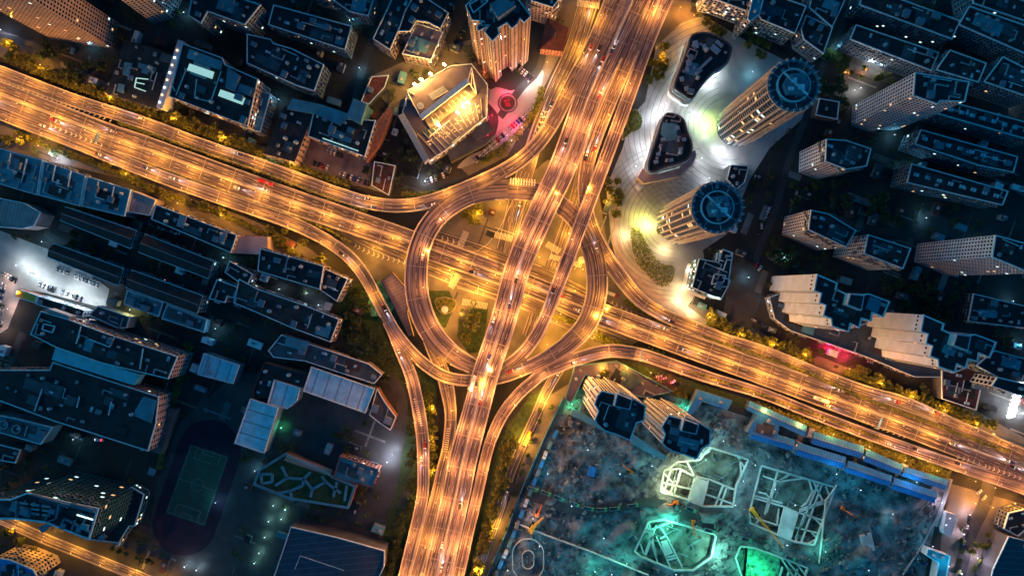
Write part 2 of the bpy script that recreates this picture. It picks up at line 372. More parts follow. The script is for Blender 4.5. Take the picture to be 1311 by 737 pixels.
ser = ribbon('ramp_road', [(1370,646,20,8),(1311,623,19,8),(1235,599,15,8),(1160,573,14,8),(1111,555.5,14,8),(1040,529,14,8),(980,505,14,8),(905,482,15,8),(850,463,16,9),(818,453,16,10.5),(780,449,17,12.5),(745,457,17,14),(720,466,17,15),(697,476,16,15.5),
    (682,488,15,15),(665,503,15,14.5),(645,528,15,13.5),(631,556,14.5,13),(622,585,14,13),(612,630,14,13),(600,680,14,13),(587,737,15,13),(575,790,15,13)], layer=-.03)
# streets on the ground
def st(name, pts, lanes=2, m='street', layer=.06, **k): return ribbon(name, [(x, y, w_, 0) for x, y, w_ in pts], lanes=lanes, deck=False, ground=True, m=m, layer=layer, **k)
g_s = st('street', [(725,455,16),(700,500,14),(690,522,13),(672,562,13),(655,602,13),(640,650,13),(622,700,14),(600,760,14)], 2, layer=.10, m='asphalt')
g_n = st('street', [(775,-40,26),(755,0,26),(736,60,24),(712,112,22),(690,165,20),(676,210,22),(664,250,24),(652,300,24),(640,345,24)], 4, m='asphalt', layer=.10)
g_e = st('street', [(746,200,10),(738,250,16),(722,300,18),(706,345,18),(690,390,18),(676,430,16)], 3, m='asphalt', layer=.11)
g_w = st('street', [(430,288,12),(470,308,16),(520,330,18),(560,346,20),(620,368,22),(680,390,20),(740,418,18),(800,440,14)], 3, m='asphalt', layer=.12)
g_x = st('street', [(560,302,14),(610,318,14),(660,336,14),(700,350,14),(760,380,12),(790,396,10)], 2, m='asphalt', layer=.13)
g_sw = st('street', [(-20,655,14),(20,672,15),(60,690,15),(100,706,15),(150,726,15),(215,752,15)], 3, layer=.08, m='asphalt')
g_1 = st('street', [(1090,-20,8),(1074,50,8),(1058,75,9),(1040,130,9),(1012,200,9),(992,270,9),(972,320,9),(955,370,9),(945,400,9)], 2, marks=False)
g_2 = st('street', [(505,-20,12),(482,40,11),(465,85,10),(452,140,9),(438,190,8)], 2, marks=False)
g_3 = st('street', [(-20,45,8),(15,50,8),(45,60,9),(72,78,9),(72,95,10)], 1, marks=False)
g_4 = st('street', [(900,-10,13),(945,25,12),(985,48,12),(1030,62,11),(1100,90,10),(1170,110,9)], 2, marks=False)
g_5 = st('street', [(70,285,8),(60,300,9),(130,330,9),(190,360,9),(240,380,8)], 1, marks=False, layer=.05)
g_6 = st('street', [(1268,600,20),(1262,640,18),(1240,690,17),(1222,760,17)], 2, marks=False, layer=.07)
g_7 = st('street', [(497,480,14),(511,500,14),(515,535,14),(507,575,15),(505,610,12),(495,650,10)], 2, marks=False)
g_8 = st('street', [(360,540,12),(410,520,18),(450,530,18),(500,540,12)], 2, marks=False, layer=.04)
g_9 = st('street', [(300,650,9),(330,660,12),(350,620,14),(340,700,12),(320,760,12)][1:1] or [(352,625,14),(338,680,14),(318,760,14)], 2, marks=False)
g_10 = st('street', [(215,752,10),(262,720,9),(290,700,9),(300,650,9),(306,600,6)], 1, marks=False, layer=.05)
g_11 = st('street', [(640,150,10),(668,112,10),(690,88,9),(700,40,8),(705,-20,8)], 1, marks=False)
for r in ROADS: build_road(r)
# piers under the decks
pm = MB(); pm.cyl((0, 0, 0), .95, 1, 14); pier_me = pm.mesh('pier', M['concrete'])
cm = MB(); cm.box((0, 0, 0), (1, 1.6, 1.3), top=1.0); cap_me = cm.mesh('pier_cap', M['concrete'])
for r in ROADS:
    if not r.deck: continue
    s = 14
    while s < r.l[-1]:
        c, n_, ww, t = at(r, s); s += 34
        blocked = False
        for q in ROADS:
            if q is r or not q.deck: continue
            for i in range(0, len(q.c), 2):
                if (q.c[i].xy - c.xy).length < q.w[i] / 2 + 2 and q.c[i].z < c.z + .5: blocked = True; break
            if blocked: break
        if blocked: continue
        top = c.z - 1.55
        newobj('pier_cap', cap_me, r.obj, (c.x, c.y, top - .65), math.atan2(n_.y, n_.x), (ww * .62, 1, 1))
        for f in ((-.22, .22) if ww > 14 else (0,)):
            p = c + n_ * f * ww; newobj('pier', pier_me, r.obj, (p.x, p.y, 0), 0, (1, 1, top - 1.3))

# ---------------------------------------------------------------- ground
def G(pts, h=0): return [W(x, y, h)[:2] for x, y in pts]
Z11 = (660, 470, 4.915); Z11b = (820, 500, 4.915); ZC = (940, 560, 4.166); ZS = (640, 600, 5.38); ZP = (820, 620, 6.3)
site = P(0, [(728,495),(848,500),(940,528),(1215,612),(1203,650),(1190,700),(1175,800),(600,800),(634,735),(662,655),(700,560)])
pits = {
 'A': (P(Z11b, [(430,345),(640,410),(690,430),(610,600),(590,735),(395,735),(290,690),(120,640),(140,500),(230,440),(370,425)]), 9),
 'B': (P(ZC, [(140,140),(395,215),(550,260),(430,580),(320,560),(80,460),(75,390)]), 9),
 'C': (P(ZP, [(60,290),(190,270),(600,390),(620,420),(580,590),(430,700),(270,700),(0,590),(-60,540)]), 9),
 'D': (P(ZC, [(30,570),(110,580),(250,630),(400,690),(380,760),(40,760),(0,640)]), 6)}
holes = [ccw(G(p)) for p, d in pits.values()]
gm = MB(); big = [(-1500, -1500), (1500, -1500), (1500, 1500), (-1500, 1500)]
siteW = ccw(G(site)); gm.fill(big, 0, 0, [siteW]); tag(gm.build('ground', M['ground']), kind='structure')
sm = MB(); sm.fill(siteW, 0, 0, holes); tag(sm.build('site_soil', M['soil']), kind='structure')
PZ = [.02]
def patch(name, pts, m, tile=0, z=None, kind='structure'):
    PZ[0] += .0007
    b = MB(); b.fill(ccw(G(P(tile, pts))), z if z else PZ[0]); o = b.build(name, M[m]); return tag(o, kind=kind)
def sm_patch(name, pts, m, tile=0, z=None, step=6, kind='structure'):
    b = MB(); PZ[0] += .0007; b.fill(ccw(G(catmull(P(tile, pts), step, True))), z if z else PZ[0]); return tag(b.build(name, M[m]), kind=kind)
patch('junction_floor', [(545,275),(600,245),(660,240),(700,205),(760,200),(775,300),(800,370),(850,420),(800,445),(745,452),(660,480),(600,480),(560,450),(500,380),(430,300),(400,268),(540,300)], 'pave')
patch('pavement', [(700,-40),(760,-40),(745,0),(722,60),(700,105),(672,160),(650,200),(600,225),(590,215),(640,180),(672,130),(690,100),(700,60),(712,0)][:14], 'pave')
patch('pavement', [(870,-20),(905,0),(898,45),(868,45),(845,95),(838,60)], 'pave')
patch('verge', [(-40,60),(0,73),(90,112),(180,140),(340,196),(460,238),(500,250),(500,238),(400,205),(330,185),(200,135),(60,70),(20,45),(-40,30)], 'pave')
patch('verge', [(-40,150),(0,152),(120,200),(200,232),(330,285),(400,320),(440,360),(400,350),(330,310),(240,285),(180,235),(0,190),(-40,175)], 'pave')
patch('verge', [(880,430),(960,462),(1070,495),(1200,545),(1311,590),(1311,560),(1240,520),(1180,510),(1060,460),(1000,440),(950,412),(890,390),(850,385),(820,380)], 'pave')
patch('verge', [(760,470),(800,462),(860,478),(960,512),(1100,563),(1220,605),(1216,612),(1100,575),(960,525),(860,498),(780,484)], 'grass')
patch('verge', [(520,440),(560,490),(555,560),(560,620),(548,620),(546,560),(538,500)], 'grass')
patch('verge', [(560,800),(600,700),(640,560),(680,505),(700,500),(660,590),(625,690),(590,800)], 'grass')
patch('pavement', [(705,505),(730,490),(720,530),(690,580),(668,640),(650,700),(625,740),(605,790),(594,790),(630,700),(652,640),(668,590),(690,540)], 'pave')
patch('grove_floor', [(425,370),(470,360),(500,420),(520,500),(530,560),(535,640),(515,700),(500,790),(470,790),(500,640),(520,560),(500,480),(470,470),(440,440)], 'grass')
patch('lawn', [(548,372),(575,372),(583,390),(570,420),(556,412)], 'grass'); patch('lawn', [(590,395),(625,395),(618,450),(600,452),(585,430)], 'grass')
patch('plaza', [(797,190),(808,150),(826,130),(840,60),(872,30),(900,20),(960,55),(1010,80),(1035,110),(1030,150),(985,190),(960,230),(930,300),(900,320),(905,360),(880,392),(920,420),(905,430),(850,400),(800,360),(783,310),(776,240)], 'pave_pale')
sm_patch('path', [(786,250),(797,248),(792,290),(803,335),(830,365),(862,388),(880,402),(868,404),(820,378),(796,348),(784,310)], 'wall_pink', z=.045)
sm_patch('plaza', [(621,125),(635,112),(660,115),(690,85),(696,92),(690,120),(680,145),(668,170),(640,192),(600,212),(585,215),(600,200),(628,185),(638,150)], 'pave_pale')
patch('car_park', [(382,200),(400,178),(480,210),(470,238),(440,238),(385,215)], 'roof_purple'); patch('courtyard', [(470,100),(560,60),(610,50),(620,90),(600,110),(540,130),(500,140)], 'pave')
patch('car_park', [(0,295),(90,330),(140,370),(135,395),(60,375),(30,370),(10,420),(-20,440),(-20,300)], 'pave_pale')
patch('car_park', [(1215,618),(1311,645),(1311,690),(1260,700),(1240,760),(1200,760),(1205,690)], 'pave')
patch('courtyard', [(1172,262),(1235,289),(1225,306),(1166,289)], 'street'); patch('courtyard', [(935,340),(985,350),(960,425),(925,410)], 'street')
patch('schoolyard', [(230,540),(300,480),(400,470),(500,520),(520,560),(500,620),(490,700),(430,700),(350,760),(180,760),(200,620)], 'street', z=.018)
# running track, ribbon-true oval, and its football pitch
tr = []
TA, TB = Vector(W(268, 578)[:2]), Vector(W(236, 670)[:2]); dd = (TB - TA).normalized(); nn = Vector((-dd.y, dd.x)); rad = 24.5
for k in range(19): a = math.pi * k / 18; tr.append(TA - dd * math.sin(a) * rad + nn * math.cos(a) * rad)
for k in range(19): a = math.pi * k / 18; tr.append(TB + dd * math.sin(a) * rad - nn * math.cos(a) * rad)
b = MB(); b.fill(ccw([tuple(p) for p in tr]), .05); tag(b.build('running_track', M['track']), kind='structure')
pit_px = [(244,568),(293,584),(262,673),(212,656)]; patch('football_pitch', pit_px, 'pitch', z=.07)
pc = [Vector(W(*p)) for p in pit_px]; b = MB()
def pp(u, v): return pc[0].lerp(pc[1], u).lerp(pc[3].lerp(pc[2], u), v) + Vector((0, 0, .09))
def pl(*q):
    for i in range(len(q) - 1): b.bar(pp(*q[i]), pp(*q[i + 1]), .18, .012)
pl((.03,.02),(.97,.02),(.97,.98),(.03,.98),(.03,.02)); pl((.03,.5),(.97,.5)); pl((.2,.02),(.2,.17),(.8,.17),(.8,.02)); pl((.2,.98),(.2,.83),(.8,.83),(.8,.98)); pl((.36,.02),(.36,.07),(.64,.07),(.64,.02)); pl((.36,.98),(.36,.93),(.64,.93),(.64,.98))
pl(*[(.5 + .15 * math.cos(a * math.pi / 10), .5 + .085 * math.sin(a * math.pi / 10)) for a in range(21)])
o = b.build('pitch_marking', M['pave_pale']); o.parent = None; tag(o, kind='structure')
# painted marks on street and deck
def stripes(pa, pb, wd, pitch, h, name='crosswalk_marking', z=.0, thick=.5):
    a, c = Vector(W(*pa, h)), Vector(W(*pb, h)); d = (c - a); L = d.length; d.normalize(); n_ = Vector((-d.y, d.x, 0)); mk = MB(); t = 0
    zz = Vector((0, 0, z))
    while t < L:
        p = a + d * t; q = p + d * thick; mk.face([p - n_ * wd / 2 + zz, q - n_ * wd / 2 + zz, q + n_ * wd / 2 + zz, p + n_ * wd / 2 + zz]); t += pitch
    tag(mk.build(name, M['paint']), kind='structure')
def chevrons(pts, h, wd, pitch=3.2, z=.1):
    s = [Vector(W(x, y, h)) for x, y in catmull(pts, 3)]; mk = MB(); acc = 0
    for i in range(len(s) - 1):
        d = s[i + 1] - s[i]; acc += d.length
        if acc < pitch: continue
        acc = 0; d.normalize(); n_ = Vector((-d.y, d.x, 0)); u = Vector((0, 0, z))
        for sg in (-1, 1):
            a = s[i] + d * 1.2 + u; e = s[i] + n_ * sg * wd / 2 + u; q = [a, a + d * .8, e + d * .8, e]; mk.face(q if sg > 0 else q[::-1])
    tag(mk.build('chevron_marking', M['paint']), kind='structure')
chevrons([(-30,92),(0,103),(50,122),(100,140),(146,155)], 8, 2.6, z=.16); chevrons([(60,159),(90,171),(130,186)], 8, 2.4, z=.16); chevrons([(1222,583),(1260,596),(1330,620)], 8, 2.8, z=.16); chevrons([(1100,537),(1135,551),(1160,560)], 8, 2, z=.16)
chevrons([(450,312),(480,326),(518,336)], 0, 3.2, z=.2); chevrons([(560,303),(590,313)], 0, 4, z=.2); chevrons([(700,137),(692,158),(684,178)], 0, 3.5, z=.2); chevrons([(778,384),(800,396),(820,408)], 0, 2.6, z=.2); chevrons([(738,172),(730,200),(722,225)], 0, 3, z=.2)
stripes((653,232),(684,234), 5.0, 2.0, 14.6, 'hatch_marking', z=.16, thick=.9); stripes((531,510),(540,545), 2.2, 1.7, 13, 'hatch_marking', z=.1); stripes((574,548),(571,574), 2.6, 1.7, 11.2, 'hatch_marking', z=.1)
for a, c, wd in (((625,298),(657,306),5),((589,316),(597,296),5),((577,368),(587,352),5),((592,386),(624,392),5),((700,312),(716,322),5),((680,300),(672,322),4),((705,328),(745,340),4),((767,8),(738,4),5)):
    stripes(a, c, wd, 1.1, 0, z=.22)
def line(pts, h=0, wd=.3, z=.21, name='stop_line'):
    mk = MB(); q = [Vector(W(x, y, h)) + Vector((0, 0, z)) for x, y in pts]
    for i in range(len(q) - 1): mk.bar(q[i], q[i + 1], wd, .012)
    tag(mk.build(name, M['paint']), kind='structure')
line([(548,340),(579,352),(575,366)]); line([(550,352),(575,362)]); line([(590,355),(613,365),(611,376),(585,368)]); line([(634,291),(660,300)]); line([(657,255),(640,292),(625,312),(610,322),(590,322)]); line([(735,345),(748,330),(740,310)])
for a in range(4): line([(660 + a * 4, 282 - a * 1), (668 + a * 4, 262 - a)], wd=.22, name='lane_line')
# ---------------------------------------------------------------- buildings
wb = MB(); wb.box((0, 0, 0), (1, .24, 1))
WIN = {k: wb.mesh('window', M[m]) for k, m in (('d', 'glass'), ('w', 'lit_warm'), ('c', 'lit_white'))}
b = MB(); b.box((0, 0, .7), (2.2, 1.6, 1.4)); b.ring((0, 0), .35, .6, 1.4, 1.55, 12); AC = b.mesh('air_conditioner', M['unit'])
b = MB(); b.cyl((0, 0, 0), 1.2, 2.4, 14); b.cyl((0, 0, 2.4), 1.2, .5, 14, r2=.3); TANK = b.mesh('water_tank', M['tank'])
b = MB(); b.box((0, 0, 1.3), (4.2, 3.4, 2.6)); b.box((0, 0, 2.7), (4.6, 3.8, .22)); STAIR = b.mesh('stair_house', M['wall_blue'])
b = MB(); b.box((0, 0, .35), (3.2, 1.6, .7), top=.85); SKYL = b.mesh('skylight', M['roof_white'])
b = MB(); b.box((0, 0, .5), (7, .7, .7)); b.box((3.2, 1.6, .5), (.7, 3.6, .7)); b.cyl((-3.2, 0, 0), .6, 1.3, 10); DUCT = b.mesh('duct', M['unit'])
BUILT = []
bb_ = MB(); bb_.box((0, 0, -.55), (2.6, 1.3, .2)); bb_.box((0, .0, 0), (2.6, .12, 1.0)); bb_ = MB(); bb_.box((0, -.6, -.6), (2.6, 1.2, .16)); bb_.box((0, -1.15, -.1), (2.6, .1, .95)); bb_.box((-1.25, -.6, -.1), (.1, 1.2, .95)); bb_.box((1.25, -.6, -.1), (.1, 1.2, .95)); BALC = bb_.mesh('balcony', M['unit'])
def facade_windows(root, poly, z0, z1, bay, fh, ww, wh, lit, rng, cap=100, wdir=None):
    lit *= .5
    cells = []; back = []
    n = len(poly); base = root.location
    for i in range(n):
        a, c = Vector(poly[i]), Vector(poly[(i + 1) % n]); d = c - a; L = d.length
        if L < bay * .8: continue
        d.normalize(); nv = Vector((d.y, -d.x)); mid = (a + c) / 2
        hid = nv.dot(-mid) < 15
        side = bool(wdir and nv.dot(Vector(wdir)) < .55)
        nb = max(1, int(L / bay)); st_ = L / nb; nf = int((z1 - z0 - .8) / fh); ang = math.atan2(d.y, d.x)
        for f in range(nf):
            for k in range(nb):
                if side and not (f == 1 or (nb > 5 and k == nb - 1)): continue
                p = a + d * st_ * (k + .5); x = rng.random(); t = 'd' if x > lit else ('w' if rng.random() < .45 else 'c')
                (back if hid else cells).append((z1 - 1.2 - wh / 2 - f * fh, p, ang, t))
    cells.sort(key=lambda q: -q[0])
    for z, p, ang, t in cells[:cap]:
        newobj('window', WIN[t], root, (p.x - base.x, p.y - base.y, z), ang, (ww, 1, wh))
    if len(cells) > 30 and z1 < 60:
        for z, p, ang, t in [q for q in cells[:cap] if rng.random() < .3][:26]: newobj('balcony', BALC, root, (p.x - base.x, p.y - base.y, z), ang)
    if len(cells) > cap or back:
        m_ = MB()
        for z, p, ang, t in cells[cap:] + back: m_.box((p.x - base.x, p.y - base.y, z), (ww, .24, wh), ang, 'dwc'.index(t))
        tag(m_.build('window', [M['glass'], M['lit_warm'], M['lit_white']], root), kind='stuff')
BN = [0]
def building(name, tile, pts, h, label, cat='building', group=None, wall='wall_grey', roof='roof_dark', win=(3.4, 3.3, 1.7, 1.6, .06), par='parapet', units=4, base=False, kind_roof='flat', z0=0.0, smooth=False, bands=False, parw=.5, wdir=None):
    BN[0] += 1; rng = random.Random(BN[0])
    px = P(tile, pts)
    if smooth: px = catmull(px, 5, True)
    poly = ccw([W(x, y, 0 if base else h)[:2] for x, y in px])
    c = Vector((sum(p[0] for p in poly) / len(poly), sum(p[1] for p in poly) / len(poly)))
    e1 = max(((Vector(poly[i]) - Vector(poly[i - 1])) for i in range(len(poly))), key=lambda v: v.length); rz = math.atan2(e1.y, e1.x)
    root = empty(name, (c.x, c.y, z0)); tag(root, label, cat, group)
    ca, sa = math.cos(-rz), math.sin(-rz)
    def loc(p): X, Y = p[0] - c.x, p[1] - c.y; return (X * ca - Y * sa, X * sa + Y * ca)
    lp = [loc(p) for p in poly]
    m_ = MB(); m_.prism(lp, 0, h - z0, top=False); m_.build('wall', M[wall], root, rz=rz)
    hh = h - z0
    if kind_roof == 'flat':
        m_ = MB(); m_.fill(offset(lp, .04), hh - .05); m_.build('roof', M[roof], root, rz=rz)
        if par:
            inn = offset(lp, parw); out = offset(lp, -.12); m_ = MB(); n = len(lp); b0 = 0
            m_.v = [(p[0], p[1], hh - .3) for p in out] + [(p[0], p[1], hh + .9) for p in out] + [(p[0], p[1], hh + .9) for p in inn] + [(p[0], p[1], hh - .3) for p in inn]
            for i in range(n):
                j = (i + 1) % n
                for q in range(3): m_.f.append((q * n + i, q * n + j, (q + 1) * n + j, (q + 1) * n + i)); m_.m.append(0)
            m_.build('parapet', M[par], root, rz=rz)
    else:   # gable or hip over a four-cornered plan
        q = [Vector(p) for p in offset(lp, -.6)]; 
        if (q[1] - q[0]).length < (q[2] - q[1]).length: q = q[1:] + q[:1]
        w2 = (q[2] - q[1]).length / 2; rise = w2 * (.18 if name == 'site_cabin' else .42); ins = w2 if kind_roof == 'hip' else .01
        dx = (q[1] - q[0]).normalized(); A = (q[0] + q[3]) / 2 + dx * ins; B = (q[1] + q[2]) / 2 - dx * ins
        v = [(p.x, p.y, hh) for p in q] + [(A.x, A.y, hh + rise), (B.x, B.y, hh + rise)]
        m_ = MB(); m_.v = v; m_.f = [(0, 1, 5, 4), (2, 3, 4, 5), (3, 0, 4), (1, 2, 5), (3, 2, 1, 0)]; m_.m = [0] * 5; m_.build('roof', M[roof], root, rz=rz)
        m_ = MB(); m_.bar((A.x, A.y, hh + rise + .1), (B.x, B.y, hh + rise + .1), .35, .3); m_.build('roof_ridge', M['unit'], root, rz=rz)
        if par:
            m_ = MB()
            for i in range(4): p0, p1 = q[i], q[(i + 1) % 4]; m_.bar((p0.x, p0.y, hh + .1), (p1.x, p1.y, hh + .1), .4, .4)
            m_.build('gutter', M[par], root, rz=rz)
    if win:
        facade_windows(root, poly, z0, h, *win, rng, wdir=wdir)
    if bands:
        f = 3.3 * 2; m_ = MB(); z = 4.0; k = 0
        while z < hh - 2:
            o_ = offset(lp, -.3); i_ = offset(lp, .1); m_.prism(o_, z, z + .35, bottom=True); z += f; k += 1
        m_.build('floor_band', M['parapet'], root, rz=rz)
    BUILT.append(poly)
    xs = [p[0] for p in poly]; ys = [p[1] for p in poly]; placed = []; tries = 0
    if kind_roof == 'flat' and abs(area(poly)) > 250 and roof not in ('roof_white', 'roof_seam', 'rib_pink', 'grass', 'wall_white', 'yellow'):
        ip = offset(poly, 1.2); np_ = 0; tt = 0; zz = hh + .02
        while np_ < 3 + int(abs(area(poly)) / 900) and tt < 60:
            tt += 1; q = Vector((rng.uniform(min(xs), max(xs)), rng.uniform(min(ys), max(ys)))); a_, b_ = rng.uniform(3, 9), rng.uniform(2.5, 5); cr, sr = math.cos(rz), math.sin(rz)
            cs = [(q.x + u * a_ * cr - v * b_ * sr, q.y + u * a_ * sr + v * b_ * cr) for u, v in ((-1, -1), (1, -1), (1, 1), (-1, 1))]
            if not all(inside(t, ip) for t in cs): continue
            np_ += 1; zz += .03; m_ = MB(); m_.prism([(t[0] - c.x, t[1] - c.y) for t in cs], zz - .3, zz + rng.choice([0, 0, .25, .6])); m_.build('roof_patch', M[rng.choice(['roof_slate', 'roof_grey', 'roof_teal', 'roof_black', 'roof_slate', 'roof_brown'])], root)
        for _k in range(3):
            q = Vector((rng.uniform(min(xs), max(xs)), rng.uniform(min(ys), max(ys)))); L_ = rng.uniform(6, 22); a_ = rz + rng.choice([0, 0, math.pi / 2]); e = q + Vector((math.cos(a_), math.sin(a_))) * L_
            if inside(q, ip) and inside(e, ip) and inside((q + e) / 2, ip): m_ = MB(); m_.bar((q.x - c.x, q.y - c.y, hh + .75), (e.x - c.x, e.y - c.y, hh + .75), .45, .45); m_.build('pipe', M['parapet'], root)
        units = int(units * 1.7 + 2)
    inn = offset(poly, 2.6)
    while kind_roof == 'flat' and len(placed) < units and tries < 80:
        tries += 1; p = Vector((rng.uniform(min(xs), max(xs)), rng.uniform(min(ys), max(ys))))
        if not inside(p, inn) or any((p - q).length < 5.5 for q in placed) or abs(area(inn)) > abs(area(poly)): continue
        placed.append(p); nm, me = rng.choice([('air_conditioner', AC), ('air_conditioner', AC), ('water_tank', TANK), ('stair_house', STAIR), ('skylight', SKYL), ('duct', DUCT)])
        s_ = rng.uniform(.8, 1.3); newobj(nm, me, root, (p.x - c.x, p.y - c.y, hh + .1), rz + rng.choice([0, math.pi / 2]), (s_, s_, s_))
    root['_'] = 0; del root['_']
    return root, poly, rz
def roof_part(root, tile, pts, h, thick, name, m, z0=None):
    """a slab, block or deck that belongs to a building, laid at its real height"""
    poly = ccw([W(x, y, h)[:2] for x, y in P(tile, pts)]); b0 = root.location
    m_ = MB(); m_.prism([(p[0] - b0.x, p[1] - b0.y) for p in poly], h - thick, h, bottom=True); return m_.build(name, M[m], root)
def linework(root, tile, segs, h, wd, ht, name, m):
    """rails, pipes and kerbs on a roof"""
    b0 = root.location; m_ = MB()
    for sgm in segs:
        q = [Vector(W(x, y, h)) - Vector((b0.x, b0.y, 0)) for x, y in P(tile, sgm)]
        for i in range(len(q) - 1): m_.bar(q[i], q[i + 1], wd, ht)
    return m_.build(name, M[m], root)
D = (2.8, 3.2, 1.5, 1.5)       # dense flats
def WN(lit=.06, bay=2.8, fh=3.2, w_=1.5, h_=1.5): return (bay, fh, w_, h_, lit)
SLAB = 'long blocks of flats'
# --- north-west quarter
building('residential_tower', 0, [(8,14),(65,50),(146,63),(152,30),(60,-40),(10,-30)], 110, 'tall pale residential tower in the top left corner whose windowed side fills the corner', 'tower', wall='wall_pink', base=True, win=WN(.05, 2.6, 3.0, 1.5, 1.5), units=0)
building('residential_tower', 0, [(160,-4),(197,31),(222,24),(240,-14),(200,-40)], 100, 'tall grey residential tower cut by the top edge, second from the left corner', 'tower', wall='wall_grey', base=True, win=WN(.06, 2.6, 3.0, 1.4, 1.5), units=0)
r_, _, _ = building('workshop_building', 1, [(400,350),(470,150),(690,215),(590,410)], 12, 'low dark flat building with a white framed E-shaped skylight on its roof', 'building', units=6, par=None, wall='wall_dark', win=WN(.05))
linework(r_, 1, [[(560,300),(515,295),(508,330),(550,345)], [(515,312),(545,318)]], 12.4, .7, .6, 'skylight_frame', 'bulb_white'.replace('bulb_white', 'skylight')); roof_part(r_, 1, [(470,235),(500,240),(485,290),(462,282)], 12.8, .9, 'rooflight', 'roof_teal'); roof_part(r_, 1, [(447,315),(470,320),(465,352),(440,345)], 12.8, .9, 'rooflight', 'roof_teal')
r_, _, _ = building('hotel', 1, [(690,165),(840,220),(850,245),(975,300),(935,478),(640,365)], 26, 'large dark roofed hotel with teal terrace and glowing skylights above the left highway', 'hotel', wall='wall_pink', win=WN(.25, 3.2, 3.3, 1.8, 1.7), units=8)
roof_part(r_, 1, [(715,185),(838,232),(832,265),(705,218)], 27.6, 1.6, 'roof_terrace', 'roof_teal'); roof_part(r_, 1, [(715,240),(808,272),(800,298),(706,265)], 28.2, .6, 'skylight', 'skylight'); roof_part(r_, 1, [(832,338),(925,370),(915,396),(823,362)], 27.4, .6, 'skylight', 'skylight')
roof_part(r_, 1, [(860,255),(905,285),(885,345),(850,330)], 29, 3, 'plant_room', 'wall_blue'); roof_part(r_, 1, [(905,315),(965,335),(955,365),(895,345)], 28, 2, 'plant_room', 'wall_blue')
linework(r_, 1, [[(700,270),(665,360)], [(742,300),(735,370),(795,385),(835,270)], [(640,300),(660,345)]], 26.8, .5, .8, 'pipe', 'parapet')
roof_part(r_, 1, [(672,150),(696,158),(612,412),(590,405)], 14, 14, 'side_wing', 'wall_white')
for k in range(8): b = MB(); x, y, _z = W(*P(1, [(668 - k * 9.5, 190 + k * 28)])[0], 14.5); b.box((x - r_.location.x, y - r_.location.y, 14.4), (1.0, 1.0, .5)); b.build('lamp', M['bulb_white' if k % 2 else 'bulb_orange'], r_)
building('residential_block', 1, [(712,60),(735,-60),(985,20),(925,95),(785,45),(760,90)], 30, 'stepped dark block of flats at the top edge right of the corner towers', 'flats', wall='wall_blue', win=WN(.04), units=6)
for i, (pp_, lb) in enumerate([([(0,190),(55,205),(48,250),(-12,232)], 'teal roofed terrace block at the left edge under the highway'), ([(57,206),(110,225),(103,264),(50,250)], 'second teal roofed terrace block from the left edge, with stepped parapets'), ([(112,226),(168,243),(160,277),(105,264)], 'third teal roofed terrace block, next to the pink ribbed roof')]):
    r_, _, _ = building('terrace_block', 0, pp_, 15, lb, 'flats', 'teal terrace blocks in a row', wall='wall_blue', roof='roof_teal', win=WN(.1), units=7)
    a = pp_[0]; linework(r_, 0, [[(a[0] + 14, a[1] + 6), (a[0] + 10, a[1] + 26), (a[0] + 22, a[1] + 30)], [(a[0] + 34, a[1] + 13), (a[0] + 30, a[1] + 34)]], 15.8, .6, 1.2, 'partition', 'parapet')
building('market_hall', 0, [(170,244),(200,256),(192,276),(163,271)], 13, 'low hall with a pink ribbed roof at the end of the teal terrace', 'hall', roof='rib_pink', wall='wall_pink', win=None, units=0)
building('residential_block', 2, [(60,20),(355,100),(330,190),(40,95)], 20, 'dark flat roofed block of flats with a pale blue panel on its roof', 'flats', SLAB, wall='wall_blue', win=WN(.06), units=9)
building('residential_block', 2, [(-40,130),(50,150),(60,165),(130,185),(250,245),(215,345),(150,325),(-40,240)], 20, 'dark stepped block of flats south of the one with the pale blue panel', 'flats', SLAB, wall='wall_blue', win=WN(.04), units=9)
building('residential_block', 2, [(200,-60),(440,-10),(418,62),(345,45),(290,5),(200,-20)], 20, 'dark jagged block of flats at the top edge left of the narrow street', 'flats', SLAB, wall='wall_blue', win=WN(.04), units=6)
building('office_building', 2, [(435,148),(530,-50),(590,-20),(500,190)], 22, 'narrow dark office block along the narrow street with a lit end wall', 'offices', wall='wall_pink', win=WN(.08, 3), units=4)
building('office_building', 2, [(555,45),(600,-30),(720,50),(690,110),(640,85),(600,80),(575,120),(530,120)], 24, 'U-shaped dark office building around a small yellow lit court', 'offices', wall='wall_grey', win=WN(.08), units=5)
building('office_building', 2, [(545,205),(600,88),(700,122),(655,228)], 20, 'square purple roofed office building left of the floodlit hall', 'offices', roof='roof_purple', wall='wall_pink', win=WN(.05), units=5)
building('shed', 2, [(430,290),(495,285),(480,330),(420,395),(390,385)], 7, 'low reddish shed between the narrow street and the purple courtyard', 'shed', roof='roof_red', wall='wall_dark', win=None, units=1)
building('low_building', 2, [(-30,335),(50,355),(10,500),(-60,480)], 14, 'teal flat roof building right of the hotel', 'building', roof='roof_teal', wall='wall_blue', win=WN(.05), units=5)
building('warehouse', 2, [(20,580),(100,400),(205,440),(140,612)], 15, 'square dark warehouse beside the highway, left of the sunken car park', 'warehouse', wall='wall_pink', win=WN(.05, 4), units=8, par=None)
r_, _, _ = building('department_store', 2, [(190,515),(215,410),(335,450),(445,455),(405,592)], 17, 'dark roofed shop building with a glowing roof edge above the sunken car park', 'shop', wall='wall_pink', win=WN(.2, 4), units=8)
roof_part(r_, 2, [(110,412),(130,372),(240,395),(350,432),(310,474),(215,430)], 18.5, 2, 'roof_annex', 'roof_teal'); linework(r_, 2, [[(245,522),(380,570)]], 17.6, .8, .5, 'light_strip', 'skylight'); roof_part(r_, 2, [(335,440),(362,372),(412,392),(388,468)], 22, 22, 'stair_tower', 'roof_teal')
